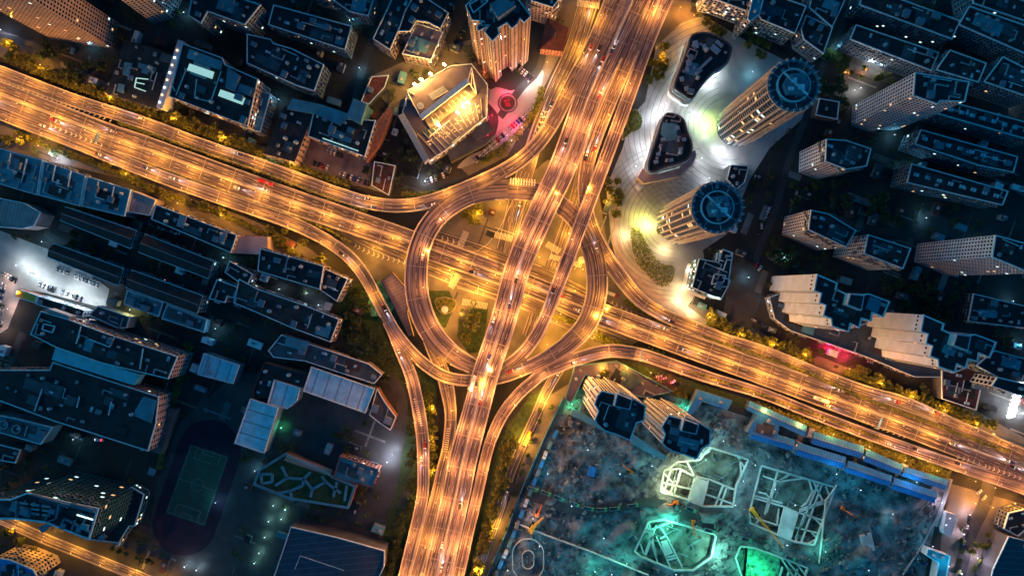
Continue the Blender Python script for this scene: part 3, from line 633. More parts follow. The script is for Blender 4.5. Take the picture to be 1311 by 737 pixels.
roof_part(r_, 2, [(500,400),(515,405),(450,560),(410,612),(408,592),(447,458)], 10, 10, 'side_canopy', 'wall_brick')
building('shed', 2, [(430,700),(440,610),(520,625),(495,738)], 7, 'small dark red shed under the highway bend beside trees', 'shed', roof='roof_red', wall='wall_dark', win=None, units=1)
# --- the floodlit hall
ZL = (500, 60, 4.915)
r_, pl_, _ = building('concert_hall', ZL, [(75,412),(110,275),(380,120),(510,108),(612,240),(606,442),(350,652),(240,722),(208,700),(160,560)], 14, 'floodlit hall with a golden slanted roof beam and stepped terraces', 'hall', wall='wall_grey', roof='roof_purple', win=WN(.25, 4, 4, 2, 2.5), units=0)
roof_part(r_, ZL, [(105,300),(140,262),(380,135),(505,120),(478,222),(195,440)], 21, 7, 'upper_block', 'roof_purple')
roof_part(r_, ZL, [(235,300),(330,245),(360,275),(262,335)], 22.3, 1.3, 'plant_room', 'unit')
b0 = r_.location
def LP(x, y, h): q = W(*P(ZL, [(x, y)])[0], h); return (q[0] - b0.x, q[1] - b0.y, h)
b = MB(); b.bar(LP(190, 445, 23), LP(486, 215, 27), 4.0, 1.6); b.build('roof_beam', M['white_frame'], r_)
b = MB(); 
for p_, q_ in (((510,132,30),(486,215,26)),((510,132,30),(540,300,15)),((500,170,27),(522,180,24)),((486,215,26),(540,300,15)),((512,160,27),(508,240,22))): b.bar(LP(*p_), LP(*q_), .7, .7)
b.build('beam_frame', M['white_frame'], r_); b = MB()
for p_, q_ in (((108,270,22),(95,375,15)),((108,270,22),(150,300,22)),((102,320,20),(140,340,20)),((108,290,21),(190,445,23))): b.bar(LP(*p_), LP(*q_), .7, .7)
b.build('beam_frame', M['white_frame'], r_)
b = MB(); b.cyl(LP(188, 372, 21.0), 2.6, 1.2, 20); b.build('roof_dish', M['unit'], r_)
roof_part(r_, ZL, [(212,455),(482,245),(542,302),(250,512)], 16, 2, 'terrace', 'terrace_stone')
for k in range(9):
    f = k / 8; b = MB(); b.bar(LP(255 + 215 * f, 440 - 160 * f, 18), LP(275 + 225 * f, 470 - 165 * f, 18), .35, 1.6); b.build('sun_fin', M['white_frame'], r_)
for k in range(14):          # broad stone steps fanning out
    f = k / 13; b = MB(); b.bar(LP(170 + 430 * f, 545 - 250 * f + 40 * math.sin(3 * f), 14.4), LP(300 + 300 * f, 690 - 250 * f - 30 * math.sin(3 * f), 14.4), .5, .7); b.build('terrace_step', M['concrete'], r_)
b = MB()
for k in range(60): f = random.random(); g = random.random(); p_ = LP(230 + 330 * f, 560 - 200 * f + g * 90, 14.5); b.box(p_, (1.3, .25, .2), .6)
b.build('step_light', M['lit_warm'], r_)
roof_part(r_, ZL, [(45,432),(82,418),(240,702),(212,732)], 19, 6, 'wing_wall', 'unit'); roof_part(r_, ZL, [(500,548),(590,452),(652,520),(545,592)], 9, 1, 'entrance_canopy', 'roof_grey'); roof_part(r_, ZL, [(350,655),(505,545),(548,590),(660,548),(600,610),(380,725)], 7, 7, 'entrance_block', 'roof_grey')
FLOODS = [(335,110,24,1.0,.9),(250,170,23,1.0,.8),(190,205,23,1.3,1.5),(150,235,23,1.3,1.5),(300,490,18,.9,.7),(420,412,18,1.0,.8),(485,352,18,1.1,1.2),(455,375,18,1.1,1.1)]
# --- the tall stepped block north of it
ZT = (560, 0, 5.67)
r_, _, _ = building('residential_tower', ZT, [(205,45),(290,-40),(560,-40),(680,120),(630,170),(600,140),(580,180),(540,215),(505,170),(440,210),(452,250),(400,305),(340,235),(375,190),(300,230),(285,200),(330,160),(250,150)], 85, 'brown stepped residential tower with blue roof rims behind the floodlit hall', 'tower', wall='wall_pink', win=WN(.05, 2.4, 3.1, 1.3, 1.6), units=3)
roof_part(r_, ZT, [(380,30),(480,-20),(570,40),(440,130)], 92, 7, 'plant_room', 'wall_blue'); linework(r_, ZT, [[(232,35),(310,-10),(368,10),(262,95),(232,35)], [(395,25),(470,70),(500,20)]], 86, .6, 1, 'roof_rail', 'parapet')
building('house', 3, [(95,182),(122,72),(198,108),(178,192)], 13, 'brick house with a dark red hipped roof left of the viaduct', 'house', wall='wall_brick', roof='roof_red', kind_roof='hip', par=None, win=WN(.1, 2.2, 3, 1.1, 1.3))
building('apartment_building', 3, [(40,-60),(190,-60),(165,-2),(140,30),(60,5)], 34, 'apartment building with lit garden terraces at the top edge left of the viaduct', 'flats', wall='wall_pink', win=WN(.18, 2.4, 3.1, 1.3, 1.6), units=2)
# --- shopping mall and round towers
def mall(tile, pts, h, lb, seed):
    r_, poly, _ = building('shopping_mall', tile, pts, h, lb, 'mall', wall='glass_office', roof='roof_dark', smooth=True, win=None, units=10, parw=1.2, par='metal_dark')
    c = r_.location
    for k, (z, m) in enumerate(((4.5, 'parapet'), (9, 'wall_pink'), (13.5, 'parapet'))):
        if z > h - 1: continue
        b = MB(); b.prism([(p[0] - c.x, p[1] - c.y) for p in offset(poly, -.9)], z, z + .5, bottom=True); b.build('floor_band', M[m], r_)
    b = MB(); b.prism([(p[0] - c.x, p[1] - c.y) for p in offset(poly, -.35)], .3, 3.6, bottom=True); b.build('shop_front', M['lit_white'], r_)
    return r_
ZM = (780, 0, 4.915)
r_ = mall(ZM, [(412,560),(420,500),(470,370),(500,270),(520,220),(580,205),(660,222),(760,280),(768,330),(740,400),(650,460),(580,540),(520,625),(470,600)], 19, 'curved black shopping building in the bright plaza, northern one of two', 1)
for x, y, wd, hh_, rz_ in ((542,285,4,7,.2),(500,400,4,5,.2),(487,440,3,4,.2),(600,405,15,2.4,.75),(560,455,6,3,.7),(455,500,3,4,.2),(485,560,3,4,.2),(595,300,3,5,.2),(665,315,8,5,-.7),(690,280,7,3,-.7)):
    x_, y_, z_ = W(*P(ZM, [(x, y)])[0], 19); b = MB(); b.box((0, 0, .8), (wd * .9, hh_ * .8, 1.6)); b.build('air_conditioner', M['tank'], r_, (x_ - r_.location.x, y_ - r_.location.y, 19), rz_)
linework(r_, ZM, [[(485,350),(535,375),(556,325),(508,308),(485,350)]], 20, .7, 1.6, 'roof_rail', 'wall_pink')
roof_part(r_, ZM, [(375,590),(410,560),(520,620),(500,660),(395,610)], 6, 5, 'entrance_canopy', 'white_frame')
ZM2 = (800, 130, 4.915)
r_ = mall(ZM2, [(145,430),(150,370),(200,220),(240,100),(265,72),(330,85),(375,120),(395,200),(425,270),(410,350),(360,385),(250,415),(190,445),(160,445)], 17, 'black wedge shaped shopping building in the plaza, southern one of two', 2)
roof_part(r_, ZM2, [(240,130),(330,145),(320,240),(260,250),(225,200)], 18.2, 1.2, 'roof_court', 'roof_blue'.replace('roof_blue', 'roof_teal'))
for x, y in ((240,240),(210,330),(330,170),(370,240),(350,300),(290,370),(195,380)):
    x_, y_, z_ = W(*P(ZM2, [(x, y)])[0], 17); b = MB(); b.box((0, 0, .7), (3, 2.4, 1.4)); b.build('air_conditioner', M['tank'], r_, (x_ - r_.location.x, y_ - r_.location.y, 17), .3)
roof_part(r_, ZM2, [(80,480),(110,420),(150,450),(210,455),(340,420),(440,300),(452,340),(430,400),(350,470),(250,490),(120,515)], 8, 8, 'curved_wing', 'wall_pink')
def round_tower(px, py, h, lb, seed):
    rng = random.Random(seed); x, y, _ = W(px, py, h); root = empty('round_tower', (x, y, 0)); tag(root, lb, 'tower', 'round glass towers'); R0 = 15.5
    b = MB(); b.cyl((0, 0, 0), R0 - .6, h, 48); b.build('wall', M['glass'], root)
    fin = MB(); fin.box((0, 0, h / 2 + 2), (2.2, .95, h + 4 - 6)); fm = fin.mesh('fin', M['wall_grey'])
    for k in range(24): a = 2 * math.pi * k / 24; newobj('fin', fm, root, ((R0 + .1) * math.cos(a), (R0 + .1) * math.sin(a), 3), a)
    rg = MB(); rg.ring((0, 0), R0 - .7, R0 - .1, 0, .45, 48); rm = rg.mesh('floor_ring', M['unit']); z = 4
    while z < h - 3: newobj('floor_ring', rm, root, (0, 0, z)); z += 3.7
    na = math.atan2(-y, -x); cnt = 0
    for _k in range(34):
        a = na + rng.uniform(-1.2, 1.2); z = 4 + 3.7 * rng.randint(0, int(h / 3.7) - 3) + 2; a = (round(a / (2 * math.pi / 24) - .5) + .5) * 2 * math.pi / 24
        newobj('window', WIN['w' if rng.random() < .7 else 'c'], root, ((R0 - .45) * math.cos(a), (R0 - .45) * math.sin(a), z), a + math.pi / 2, (2.6, 1, 1.8))
    b = MB(); b.cyl((0, 0, h), R0 - .5, .5, 48); b.build('roof', M['roof_slate'], root)
    b = MB(); b.ring((0, 0), R0 - .9, R0 + .6, h + .5, h + 2.4, 48); b.build('parapet', M['wall_blue'], root)
    b = MB(); b.ring((0, 0), R0 * .62, R0 * .66, h + .5, h + 3.2, 40); b.build('roof_ring', M['parapet'], root)
    for k in range(24):
        a = 2 * math.pi * k / 24; b = MB(); b.box(((R0 + .3) * math.cos(a), (R0 + .3) * math.sin(a), h + 2.7), (.9, .9, .7), a); b.build('rim_light', M['parapet'], root)
    b = MB(); b.prism([(-5, -6), (6, -6), (8, 0), (5, 7), (-4, 6), (-7, 0)], h + .5, h + 5.5); b.build('plant_room', M['wall_blue'], root)
    for q in ((-1, 2, 3, 3), (3, -2, 4, 3), (-3, -3, 3, 2)): b = MB(); b.box((q[0], q[1], h + 6.1), (q[2], q[3], 1.2)); b.build('air_conditioner', M['roof_white'], root)
    for _k in range(14):
        a = rng.uniform(0, 6.28); q = rng.uniform(.2, .85) * R0; newobj('air_conditioner', AC, root, (q * math.cos(a), q * math.sin(a), h + (5.4 if q < 5 else .5)), a, (1.2, 1.2, 1))
    b = MB(); b.box((0, 0, h + 5.8), (20, 1.1, .6), -.75); b.build('maintenance_arm', M['parapet'], root)
    for k in range(8): a = 2 * math.pi * k / 8 + .2; b = MB(); b.bar((R0 * .66 * math.cos(a), R0 * .66 * math.sin(a), h + .7), ((R0 - 1) * math.cos(a), (R0 - 1) * math.sin(a), h + .7), .3, .3); b.build('roof_rail', M['parapet'], root)
round_tower(1014, 111, 104, 'round ribbed tower with teal roof, the northern of the two round towers', 3)
round_tower(917, 266, 100, 'round ribbed tower with teal roof beside the curved path, the southern one', 4)
ZQ = (860, 280, 4.605)
r_, _, _ = building('cinema_building', ZQ, [(118,405),(160,235),(275,255),(300,180),(360,200),(345,300),(330,400),(290,478)], 18, 'dark box shaped building with looping pale roof pipes and a glowing front', 'building', wall='glass_office', win=WN(.5, 3, 3.6, 1.8, 2), units=3)
linework(r_, ZQ, [[(285,185),(278,240),(305,250)], [(300,180),(355,200),(345,222),(318,215)], [(355,245),(325,240),(305,300),(268,290)], [(255,325),(318,335),(305,372),(235,385),(250,330)], [(300,345),(345,360),(330,400),(250,400)], [(270,200),(262,245)]], 19.4, .8, .9, 'roof_pipe', 'parapet'); linework(r_, ZQ, [[(215,450),(240,460),(285,470)]], 19, 1.4, .5, 'light_strip', 'lit_white')
roof_part(r_, ZQ, [(60,400),(95,265),(112,268),(85,395),(118,425),(200,460),(195,475),(100,440)], 5, 1, 'front_canopy', 'white_frame')
building('substation', (800,130,4.915), [(640,490),(665,398),(780,405),(755,505),(700,555)], 14, 'small dark square building with pale roof pipes between the round towers', 'building', wall='wall_dark', win=None, units=4)
# --- north-east flats
building('office_building', (780,0,4.915), [(600,-60),(900,-60),(885,82),(690,8),(610,-10)], 24, 'dark roofed office building with a brightly lit street front at the top edge', 'offices', wall='wall_white', win=WN(.5, 2.6, 3.2, 1.6, 1.6), units=5)
building('office_building', (780,0,4.915), [(905,-20),(975,-20),(945,95),(885,140),(868,122)], 34, 'narrow pale blue office slab right of the brightly lit street front', 'offices', wall='wall_grey', roof='roof_teal', win=WN(.08, 3), units=2)
SL2 = 'dark roofed flats in parallel rows in the north-east'
for q, h_, lb in (([(315,150),(338,95),(650,200),(622,268)], 22, 'long dark block of flats with a pale gable end, north of the lit green strip'), ([(350,20),(372,-50),(730,80),(700,150)], 22, 'long dark block of flats one row north of the lit green strip'),
    ([(725,95),(765,25),(1000,105),(1000,215)], 24, 'dark block of flats at the right edge with a broad pale gable'), ([(640,265),(692,190),(830,240),(800,312)], 26, 'short block of flats behind the white slab tower'),
    ([(820,310),(892,215),(1010,275),(1010,375)], 26, 'block of flats at the right edge with a blue glowing panel'), ([(770,-40),(830,-50),(1010,20),(1000,90),(780,15)], 22, 'dark block of flats in the top right corner'),
    ([(-60,0),(-30,-40),(150,25),(108,128),(-20,75)], 24, 'dark flats with a teal rim right of the brightly lit street'), ([(160,30),(185,-50),(300,-5),(248,105)], 22, 'short dark flats at the top edge between two rows'), ([(130,110),(150,60),(250,105),(215,205),(140,150)], 20, 'short dark flats beside the street behind the round tower'),
    ([(645,430),(695,385),(1010,470),(1010,535)], 22, 'dark flats with small pale skylights, northern row of three'), ([(560,545),(582,490),(948,592),(932,652),(800,625)], 22, 'dark flats with small pale skylights, middle row of three'), ([(530,690),(547,618),(912,722),(890,775)], 22, 'dark flats with small pale skylights, southern row of three')):
    r_, poly, rz = building('residential_block', 4, q, h_, lb, 'flats', SL2, wall='wall_blue', win=WN(.05, 2.8), units=8)
    if 'skylights' in lb:
        e = ccw([W(x, y, h_)[:2] for x, y in P(4, q[:4])]); a0, a1 = [Vector(W(*P(4, [p])[0], h_)[:2]) for p in ((q[0][0] * .5 + q[1][0] * .5, q[0][1] * .5 + q[1][1] * .5), (q[2][0] * .5 + q[3][0] * .5, q[2][1] * .5 + q[3][1] * .5))]
        for k in range(8): p = a0.lerp(a1, (k + .6) / 8.4); b = MB(); b.box((0, 0, .6), (3.4, 2.4, 1.2)); b.build('skylight', M['roof_white'], r_, (p.x - r_.location.x, p.y - r_.location.y, h_), rz)
building('shed', 4, [(200,372),(275,385),(268,452),(185,435)], 9, 'small dark flat building between the round tower and the white slab tower', 'shed', wall='wall_dark', win=None, units=1)
building('residential_tower', 4, [(560,275),(765,310),(748,385),(655,382),(645,395),(553,362)], 80, 'white slab tower with a long windowed flank pointing west', 'tower', wall='wall_white', win=WN(.04, 2.3, 3.0, 1.2, 1.5), units=5)
building('residential_tower', 4, [(226,525),(300,530),(395,562),(378,628),(300,640),(222,610)], 44, 'smaller white tower south-west of the white slab tower', 'tower', wall='wall_white', win=WN(.04, 2.3, 3.0, 1.2, 1.5), units=5)
building('residential_tower', 8, [(168,70),(235,85),(338,148),(300,210),(158,145)], 46, 'white tower beside the round garden, left of a row of three', 'tower', 'row of white towers east of the round garden', wall='wall_white', win=WN(.04, 2.3, 3.0, 1.2, 1.5), units=5)
building('residential_tower', 8, [(383,163),(545,215),(515,292),(368,235)], 46, 'short white tower in the middle of the row of three', 'tower', 'row of white towers east of the round garden', wall='wall_white', win=WN(.04, 2.3, 3.0, 1.2, 1.5), units=5)
building('residential_tower', 8, [(863,165),(1010,205),(1000,310),(850,248)], 84, 'white slab tower at the right edge, rightmost of the row of three', 'tower', 'row of white towers east of the round garden', wall='wall_white', win=WN(.04, 2.3, 3.0, 1.2, 1.5), units=4)
def comb(tile, pts, h, lb, grp, tiles2, wall='wall_white', wdir=(-.25, -.97)):
    r_, poly, rz = building('residential_tower', tile, pts, h, lb, 'tower', grp, wall=wall, roof='roof_dark', win=WN(.03, 2.4, 3.0, 1.3, 1.7), units=3, parw=.7, wdir=wdir)
    roof_part(r_, tile, tiles2, h + 7, 7, 'plant_room', 'wall_white'); cx = sum(p[0] for p in tiles2) / 4; cy = sum(p[1] for p in tiles2) / 4
    roof_part(r_, tile, [(cx + (x - cx) * .85, cy + (y - cy) * .85) for x, y in tiles2], h + 7.15, .15, 'plant_roof', 'roof_dark')
cA = [(190,312),(268,345),(262,368),(300,385),(330,395),(385,385),(465,415),(440,475),(400,458),(395,490),(360,480),(350,515),(318,500),(310,530),(245,508),(243,480),(212,468),(222,430),(197,420),(205,385),(178,375)]
comb(8, cA, 76, 'white comb shaped tower with teal roof rims, nearer the round towers', 'white comb towers on a shared podium', [(318,385),(372,392),(360,450),(305,428)])
comb(8, [(x + 402, y + 153) for x, y in cA], 76, 'white comb shaped tower with teal roof rims, further right above the highway', 'white comb towers on a shared podium', [(720,538),(774,545),(762,603),(707,581)])
building('podium', 8, [(10,400),(60,380),(300,520),(430,480),(600,600),(690,640),(665,700),(560,700),(380,625),(90,525),(30,480)], 9, 'long low podium linking the two comb towers above the hedge', 'podium', roof='roof_grey', wall='wall_grey', win=WN(.1, 4), units=12)
building('shopping_building', 8, [(780,385),(1010,440),(1010,520),(760,490)], 12, 'low dark building with scattered lit roof units at the right edge', 'building', wall='wall_dark', win=WN(.1), units=14)
building('department_store', (1220,440,6.14), [(-90,205),(0,225),(110,180),(240,240),(180,520),(-90,430)], 11, 'flat dark red roofed building between the hedge and the white grid tower', 'building', roof='roof_red', wall='wall_dark', win=None, units=3)
building('office_building', (1220,440,6.14), [(180,170),(320,50),(620,130),(620,320),(510,300),(350,262)], 28, 'dark roofed office building behind the white grid tower', 'offices', wall='wall_blue', win=WN(.03), units=8)
r_, _, _ = building('office_building', (1220,440,6.14), [(345,262),(512,300),(640,330),(640,420),(500,400),(300,330)], 34, 'white office tower with a deep window grid beside the bright sign strip', 'offices', wall='wall_white', win=WN(.02, 3.2, 4.4, 2.2, 3.0), units=1)
for k in range(9): f = k / 8; x, y, _z = W(1306 - 12 * f, 492 + 40 * f, 30 - 26 * f); b = MB(); b.box((x - r_.location.x, y - r_.location.y, 30 - 26 * f), (5, 2.2, 1.8), .3); b.build('sign_letter_block', M['sign_white'], r_)
# --- west quarter
building('apartment_building', 5, [(0,25),(95,45),(155,80),(130,130),(85,140),(0,135),(-30,80)], 16, 'ribbed pinkish block at the left edge under the teal terrace', 'building', roof='rib_pink', wall='rib_pink', win=None, units=0)
WR = 'dark hipped roof blocks in rows west of the interchange'
for q, lb in (([(232,108),(250,62),(512,150),(492,212)], 'dark hipped roof block in the top left of the rows, beside a red car'), ([(182,245),(205,200),(462,292),(445,352)], 'dark hipped roof block beside the row of white vans'),
    ([(528,228),(550,165),(802,265),(785,325)], 'dark hipped roof block south of the long white rimmed building'), ([(480,362),(500,300),(762,395),(742,458)], 'dark hipped roof block north of the two teal sheds')):
    building('residential_block', 5, q, 14, lb, 'flats', WR, wall='wall_blue', kind_roof='gable', roof='roof_dark', win=WN(.03), par='parapet')
building('shed', 5, [(482,372),(618,418),(600,472),(470,425)], 7, 'pale blue roofed shed with small white marks, left of a pair', 'shed', roof='roof_teal', wall='wall_blue', win=None, units=2)
building('shed', 5, [(632,425),(782,482),(772,532),(612,480)], 7, 'pale blue roofed shed, right of a pair', 'shed', roof='roof_teal', wall='wall_blue', win=None, units=1)
r_, _, _ = building('school_building', 5, [(572,105),(590,50),(895,165),(872,232)], 17, 'long dark building with thick white rims and a pink end wall along the service road', 'building', wall='wall_pink', win=WN(.1), units=6)
roof_part(r_, 5, [(680,85),(705,92),(690,138),(665,130)], 18.6, 1.5, 'stair_block', 'wall_pink'); roof_part(r_, 5, [(835,150),(858,158),(842,200),(820,190)], 18.6, 1.5, 'stair_block', 'wall_pink')
roof_part(r_, 5, [(895,168),(1010,170),(1010,240),(875,232)], 13, 13, 'end_wing', 'wall_pink')
building('residential_block', 5, [(850,305),(868,262),(955,312),(930,362)], 14, 'small dark block of flats between the rows and the windowed block', 'flats', wall='wall_pink', win=WN(.05), units=3)
building('residential_block', 5, [(790,405),(820,332),(950,380),(935,415),(860,395),(850,420)], 14, 'small angular dark block with string lights on its edge', 'flats', wall='wall_blue', win=WN(.05), units=3)
ZF = (0, 330, 4.915)
r_, _, _ = building('factory_building', ZF, [(195,480),(260,335),(430,385),(520,420),(700,485),(1120,620),(1060,760),(640,660),(350,560)], 25, 'big dark flat roofed factory with a row of windows along its north wall', 'factory', wall='wall_pink', win=WN(.06, 3.4, 3.5, 1.8, 1.6), units=14)
roof_part(r_, ZF, [(350,560),(880,735),(840,800),(325,640)], 24, 9, 'side_roof', 'teal_sheet'); linework(r_, ZF, [[(275,415),(345,430),(330,470),(265,450),(275,415)], [(510,430),(480,540)], [(560,510),(690,560),(720,500)], [(900,570),(880,700)]], 26, .7, .9, 'roof_pipe', 'parapet')
roof_part(r_, ZF, [(265,322),(300,318),(438,368),(430,385)], 26, 8, 'north_annex', 'wall_grey')
r_, _, _ = building('factory_building', 9, [(-30,-40),(190,-40),(200,-70),(600,60),(590,160),(560,265),(200,150),(-40,60)], 21, 'second dark factory hall south of the teal strip roof', 'factory', wall='wall_pink', win=WN(.02, 4), units=14)
linework(r_, 9, [[(160,30),(130,115)], [(300,60),(290,100)], [(420,80),(410,130)]], 22, .6, .9, 'roof_pipe', 'parapet'); roof_part(r_, 9, [(540,60),(590,75),(570,160),(500,130)], 22.5, 1.5, 'roof_terrace', 'roof_teal')
roof_part(r_, 9, [(560,265),(620,100),(665,110),(605,278)], 8, 8, 'loading_dock', 'roof_grey')
r_, _, _ = building('kiosk', ZF, [(95,245),(112,195),(242,238),(225,285)], 8, 'small building with a glowing orange roof beside the white lit yard', 'kiosk', roof='yellow', wall='wall_brick', win=None, units=0)
building('warehouse', ZF, [(232,292),(245,240),(500,318),(535,330),(520,372),(430,352)], 10, 'low dark shed along the white lit yard', 'warehouse', wall='wall_white', win=WN(.2, 4), units=4)
building('warehouse', ZF, [(560,360),(620,302),(820,370),(800,440),(740,440)], 10, 'low grey shed east of the white lit yard', 'warehouse', roof='roof_grey', wall='wall_grey', win=None, units=3)
building('substation', 9, [(0,130),(60,140),(200,175),(155,240),(0,195)], 13, 'blue plant building with two big round roof fans', 'building', roof='roof_teal', wall='wall_blue', win=None, units=0)
r2 = [o for o in COL.objects if o.name.startswith('substation')][-1]
for x, y in ((18, 165), (66, 182)): x_, y_, _z = W(*P(9, [(x, y)])[0], 13); b = MB(); b.ring((0, 0), 2.6, 3.4, 0, 1.6, 24); b.cyl((0, 0, .1), 2.4, .6, 20, r2=.6); b.build('roof_fan', M['unit'], r2, (x_ - r2.location.x, y_ - r2.location.y, 13))
building('workshop_building', 9, [(0,240),(80,260),(60,310),(0,300),(-20,260)], 9, 'low dark workshop at the left edge north of the glass office block', 'building', wall='wall_dark', win=None, units=3)
building('residential_block', 6, [(0,300),(10,215),(250,282),(235,370)], 20, 'dark roofed block with a pink north wall below the curving ramp, left half', 'flats', 'paired blocks below the curving ramp', wall='wall_pink', win=WN(.05), units=7)
building('residential_block', 6, [(237,372),(252,290),(340,330),(300,415)], 17, 'dark roofed block with a broad pink end wall below the curving ramp, right half', 'flats', 'paired blocks below the curving ramp', wall='wall_pink', win=WN(.05), units=4)
building('school_building', 6, [(0,458),(-90,420),(-70,330),(0,368),(180,430),(308,482),(275,568),(130,515)], 16, 'long brown roofed building with lamps along its ridge side beside the dark grove', 'building', roof='roof_brown', wall='wall_pink', win=WN(.04), units=6)
r_, _, _ = building('school_building', 6, [(40,600),(90,540),(270,600),(420,650),(470,690),(440,725),(300,680),(180,640),(60,625)], 10, 'low school wing with teal roof and lit rooflights north of the white halls', 'school', roof='roof_grey', wall='wall_pink', win=None, units=6)
roof_part(r_, 6, [(110,545),(195,568),(180,605),(100,580)], 11, 1, 'rooflight', 'roof_teal')
building('sports_hall', (290,460,4.096), [(402,165),(445,38),(778,152),(728,280)], 12, 'long white roofed hall, northernmost of three white roofs at the school', 'hall', 'white roofed halls at the school', roof='roof_white', wall='wall_blue', win=None, units=0)
building('sports_hall', (290,460,4.096), [(215,232),(250,105),(388,148),(370,215),(320,258)], 12, 'smaller white roofed hall with one rounded corner at the school', 'hall', 'white roofed halls at the school', roof='roof_white', wall='wall_blue', win=None, units=0)
building('sports_hall', (290,460,4.096), [(42,438),(125,205),(272,252),(198,490)], 14, 'tall white roofed hall beside the dark running track', 'hall', 'white roofed halls at the school', roof='roof_white', wall='wall_blue', win=None, units=0)
building('warehouse', 5, [(745,690),(770,610),(905,655),(880,725)], 11, 'pale blue roofed hall north-west of the school', 'warehouse', roof='roof_white', wall='wall_blue', win=None, units=1)
building('school_building', (290,460,4.096), [(140,165),(180,60),(200,15),(420,75),(395,145),(255,102),(225,200),(140,200)], 11, 'dark school block with red rimmed edges between the white halls', 'school', roof='roof_dark', wall='wall_brick', par='roof_red', win=None, units=4)
building('school_building', (290,460,4.096), [(750,290),(790,150),(830,220),(890,300),(860,370),(800,330)], 9, 'dark school wing at the east end of the white roofed hall', 'school', roof='roof_grey', wall='wall_brick', win=None, units=3)
r_, _, _ = building('school_building', (290,460,4.096), [(560,620),(595,505),(800,575),(765,668)], 12, 'school block with a pale panelled roof beside the bright white lamp', 'school', roof='roof_teal', wall='wall_brick', par='roof_purple', win=WN(.1), units=2)
r_, _, _ = building('school_building', (290,460,4.096), [(140,655),(170,575),(310,490),(540,590),(560,610),(680,660),(640,780),(330,730)], 8, 'low school building with a white slatted canopy and a patterned roof garden', 'school', roof='grass', wall='wall_brick', par='roof_teal', parw=1.6, win=None, units=0)
for k in range(22): f = k / 21; b = MB(); q0 = W(*P((290,460,4.096), [(305 + 230 * f, 530 + 78 * f)])[0], 10); q1 = W(*P((290,460,4.096), [(325 + 228 * f, 498 + 78 * f)])[0], 10); o0 = r_.location; b.bar((q0[0] - o0.x, q0[1] - o0.y, 10), (q1[0] - o0.x, q1[1] - o0.y, 10), .4, .5); b.build('canopy_slat', M['white_frame'], r_)
linework(r_, (290,460,4.096), [[(180,600),(240,600),(240,640),(185,650),(180,600)], [(255,660),(320,620),(405,625),(440,590)], [(320,620),(290,560)], [(405,625),(450,680),(440,720)], [(450,680),(520,640),(500,610)], [(330,690),(400,660),(405,625)], [(520,640),(600,700)], [(260,700),(330,690),(350,740)], [(560,720),(580,640)], [(620,740),(630,660)]], 8.4, 2.0, .5, 'garden_path', 'roof_teal')
r_, _, _ = building('sports_arena', 10, [(125,550),(300,590),(480,640),(478,700),(450,760),(40,800)], 16, 'big dark sports hall with a seamed metal roof at the bottom edge', 'hall', roof='roof_seam', wall='wall_dark', win=None, units=0)
linework(r_, 10, [[(160,660),(325,715)], [(160,660),(140,710)]], 16.4, .4, .4, 'roof_rail', 'parapet')
ZO = (0, 560, 4.164)
r_, _, _ = building('glass_office_block', ZO, [(-60,325),(60,325),(150,290),(330,335),(528,375),(478,542),(250,452),(90,432),(-60,432)], 54, 'big glass office block with a gridded facade and scattered lit windows', 'offices', wall='glass_office', roof='roof_dark', win=(3.6, 3.4, 2.4, 1.5, .11), units=3, parw=1.0)
linework(r_, ZO, [[(90,340),(90,425)], [(320,340),(300,430),(250,448)], [(505,385),(380,350)], [(345,430),(480,500)], [(345,430),(330,470)], [(170,300),(320,345),(510,395)], [(280,380),(240,440)], [(400,440),(385,490)]], 55.3, .9, 2.2, 'roof_screen', 'wall_blue')
for k in range(9): linework(r_, ZO, [[(105 + (k % 3) * 60, 345 + k * 8), (150 + (k % 3) * 60, 352 + k * 8)]], 55.2, 1.3, 1.0, 'roof_louvre', 'unit')
linework(r_, ZO, [[(410,410),(495,436)]], 55, .9, .5, 'light_strip', 'lit_white'); roof_part(r_, ZO, [(430,460),(470,468),(462,495),(424,486)], 57, 2, 'plant_room', 'roof_teal'); roof_part(r_, ZO, [(205,478),(250,455),(290,380),(320,385),(270,470),(225,508)], 52, 3, 'link_bridge', 'wall_blue')
building('office_wing', ZO, [(640,560),(478,540),(560,380),(700,260),(770,300),(720,470),(690,470),(620,580)], 10, 'low dark wing at the foot of the glass office block', 'building', wall='glass_office', win=WN(.5, 2.6), units=2)
building('apartment_building', ZO, [(-20,635),(60,650),(180,700),(200,740),(120,800),(-20,790)], 26, 'curved pinkish apartment building in the bottom left corner', 'flats', wall='wall_pink', roof='roof_blue', win=WN(.05, 3), units=3)
# --- construction quarter
cC = [(540,145),(635,168),(650,150),(735,190),(820,240),(810,335),(762,350),(722,462),(640,425),(560,400),(520,365),(497,333),(520,270),(495,232),(512,180)]
comb(Z11, cC, 78, 'pale comb tower at the corner of the building site, nearer the ring', 'pale comb towers at the building site', [(640,165),(738,205),(720,268),(620,245)], wdir=(-.5, .87))
comb(Z11b, [(175,152),(268,175),(283,158),(365,195),(443,245),(438,335),(385,365),(355,430),(270,400),(200,380),(158,355),(133,328),(152,270),(130,225)], 78, 'pale comb tower beside the first braced pit', 'pale comb towers at the building site', [(275,180),(370,215),(352,275),(255,255)], wdir=(-.5, .87))
building('shed', Z11, [(345,300),(360,262),(575,370),(550,400)], 5, 'long pale blue shed at the foot of the comb tower nearer the ring', 'shed', roof='roof_teal', wall='wall_blue', win=None, units=0, par=None)
building('shed', Z11, [(722,480),(740,420),(950,560),(935,588)], 5, 'long pale blue shed between the two pale comb towers', 'shed', roof='roof_teal', wall='wall_blue', win=None, units=0, par=None)
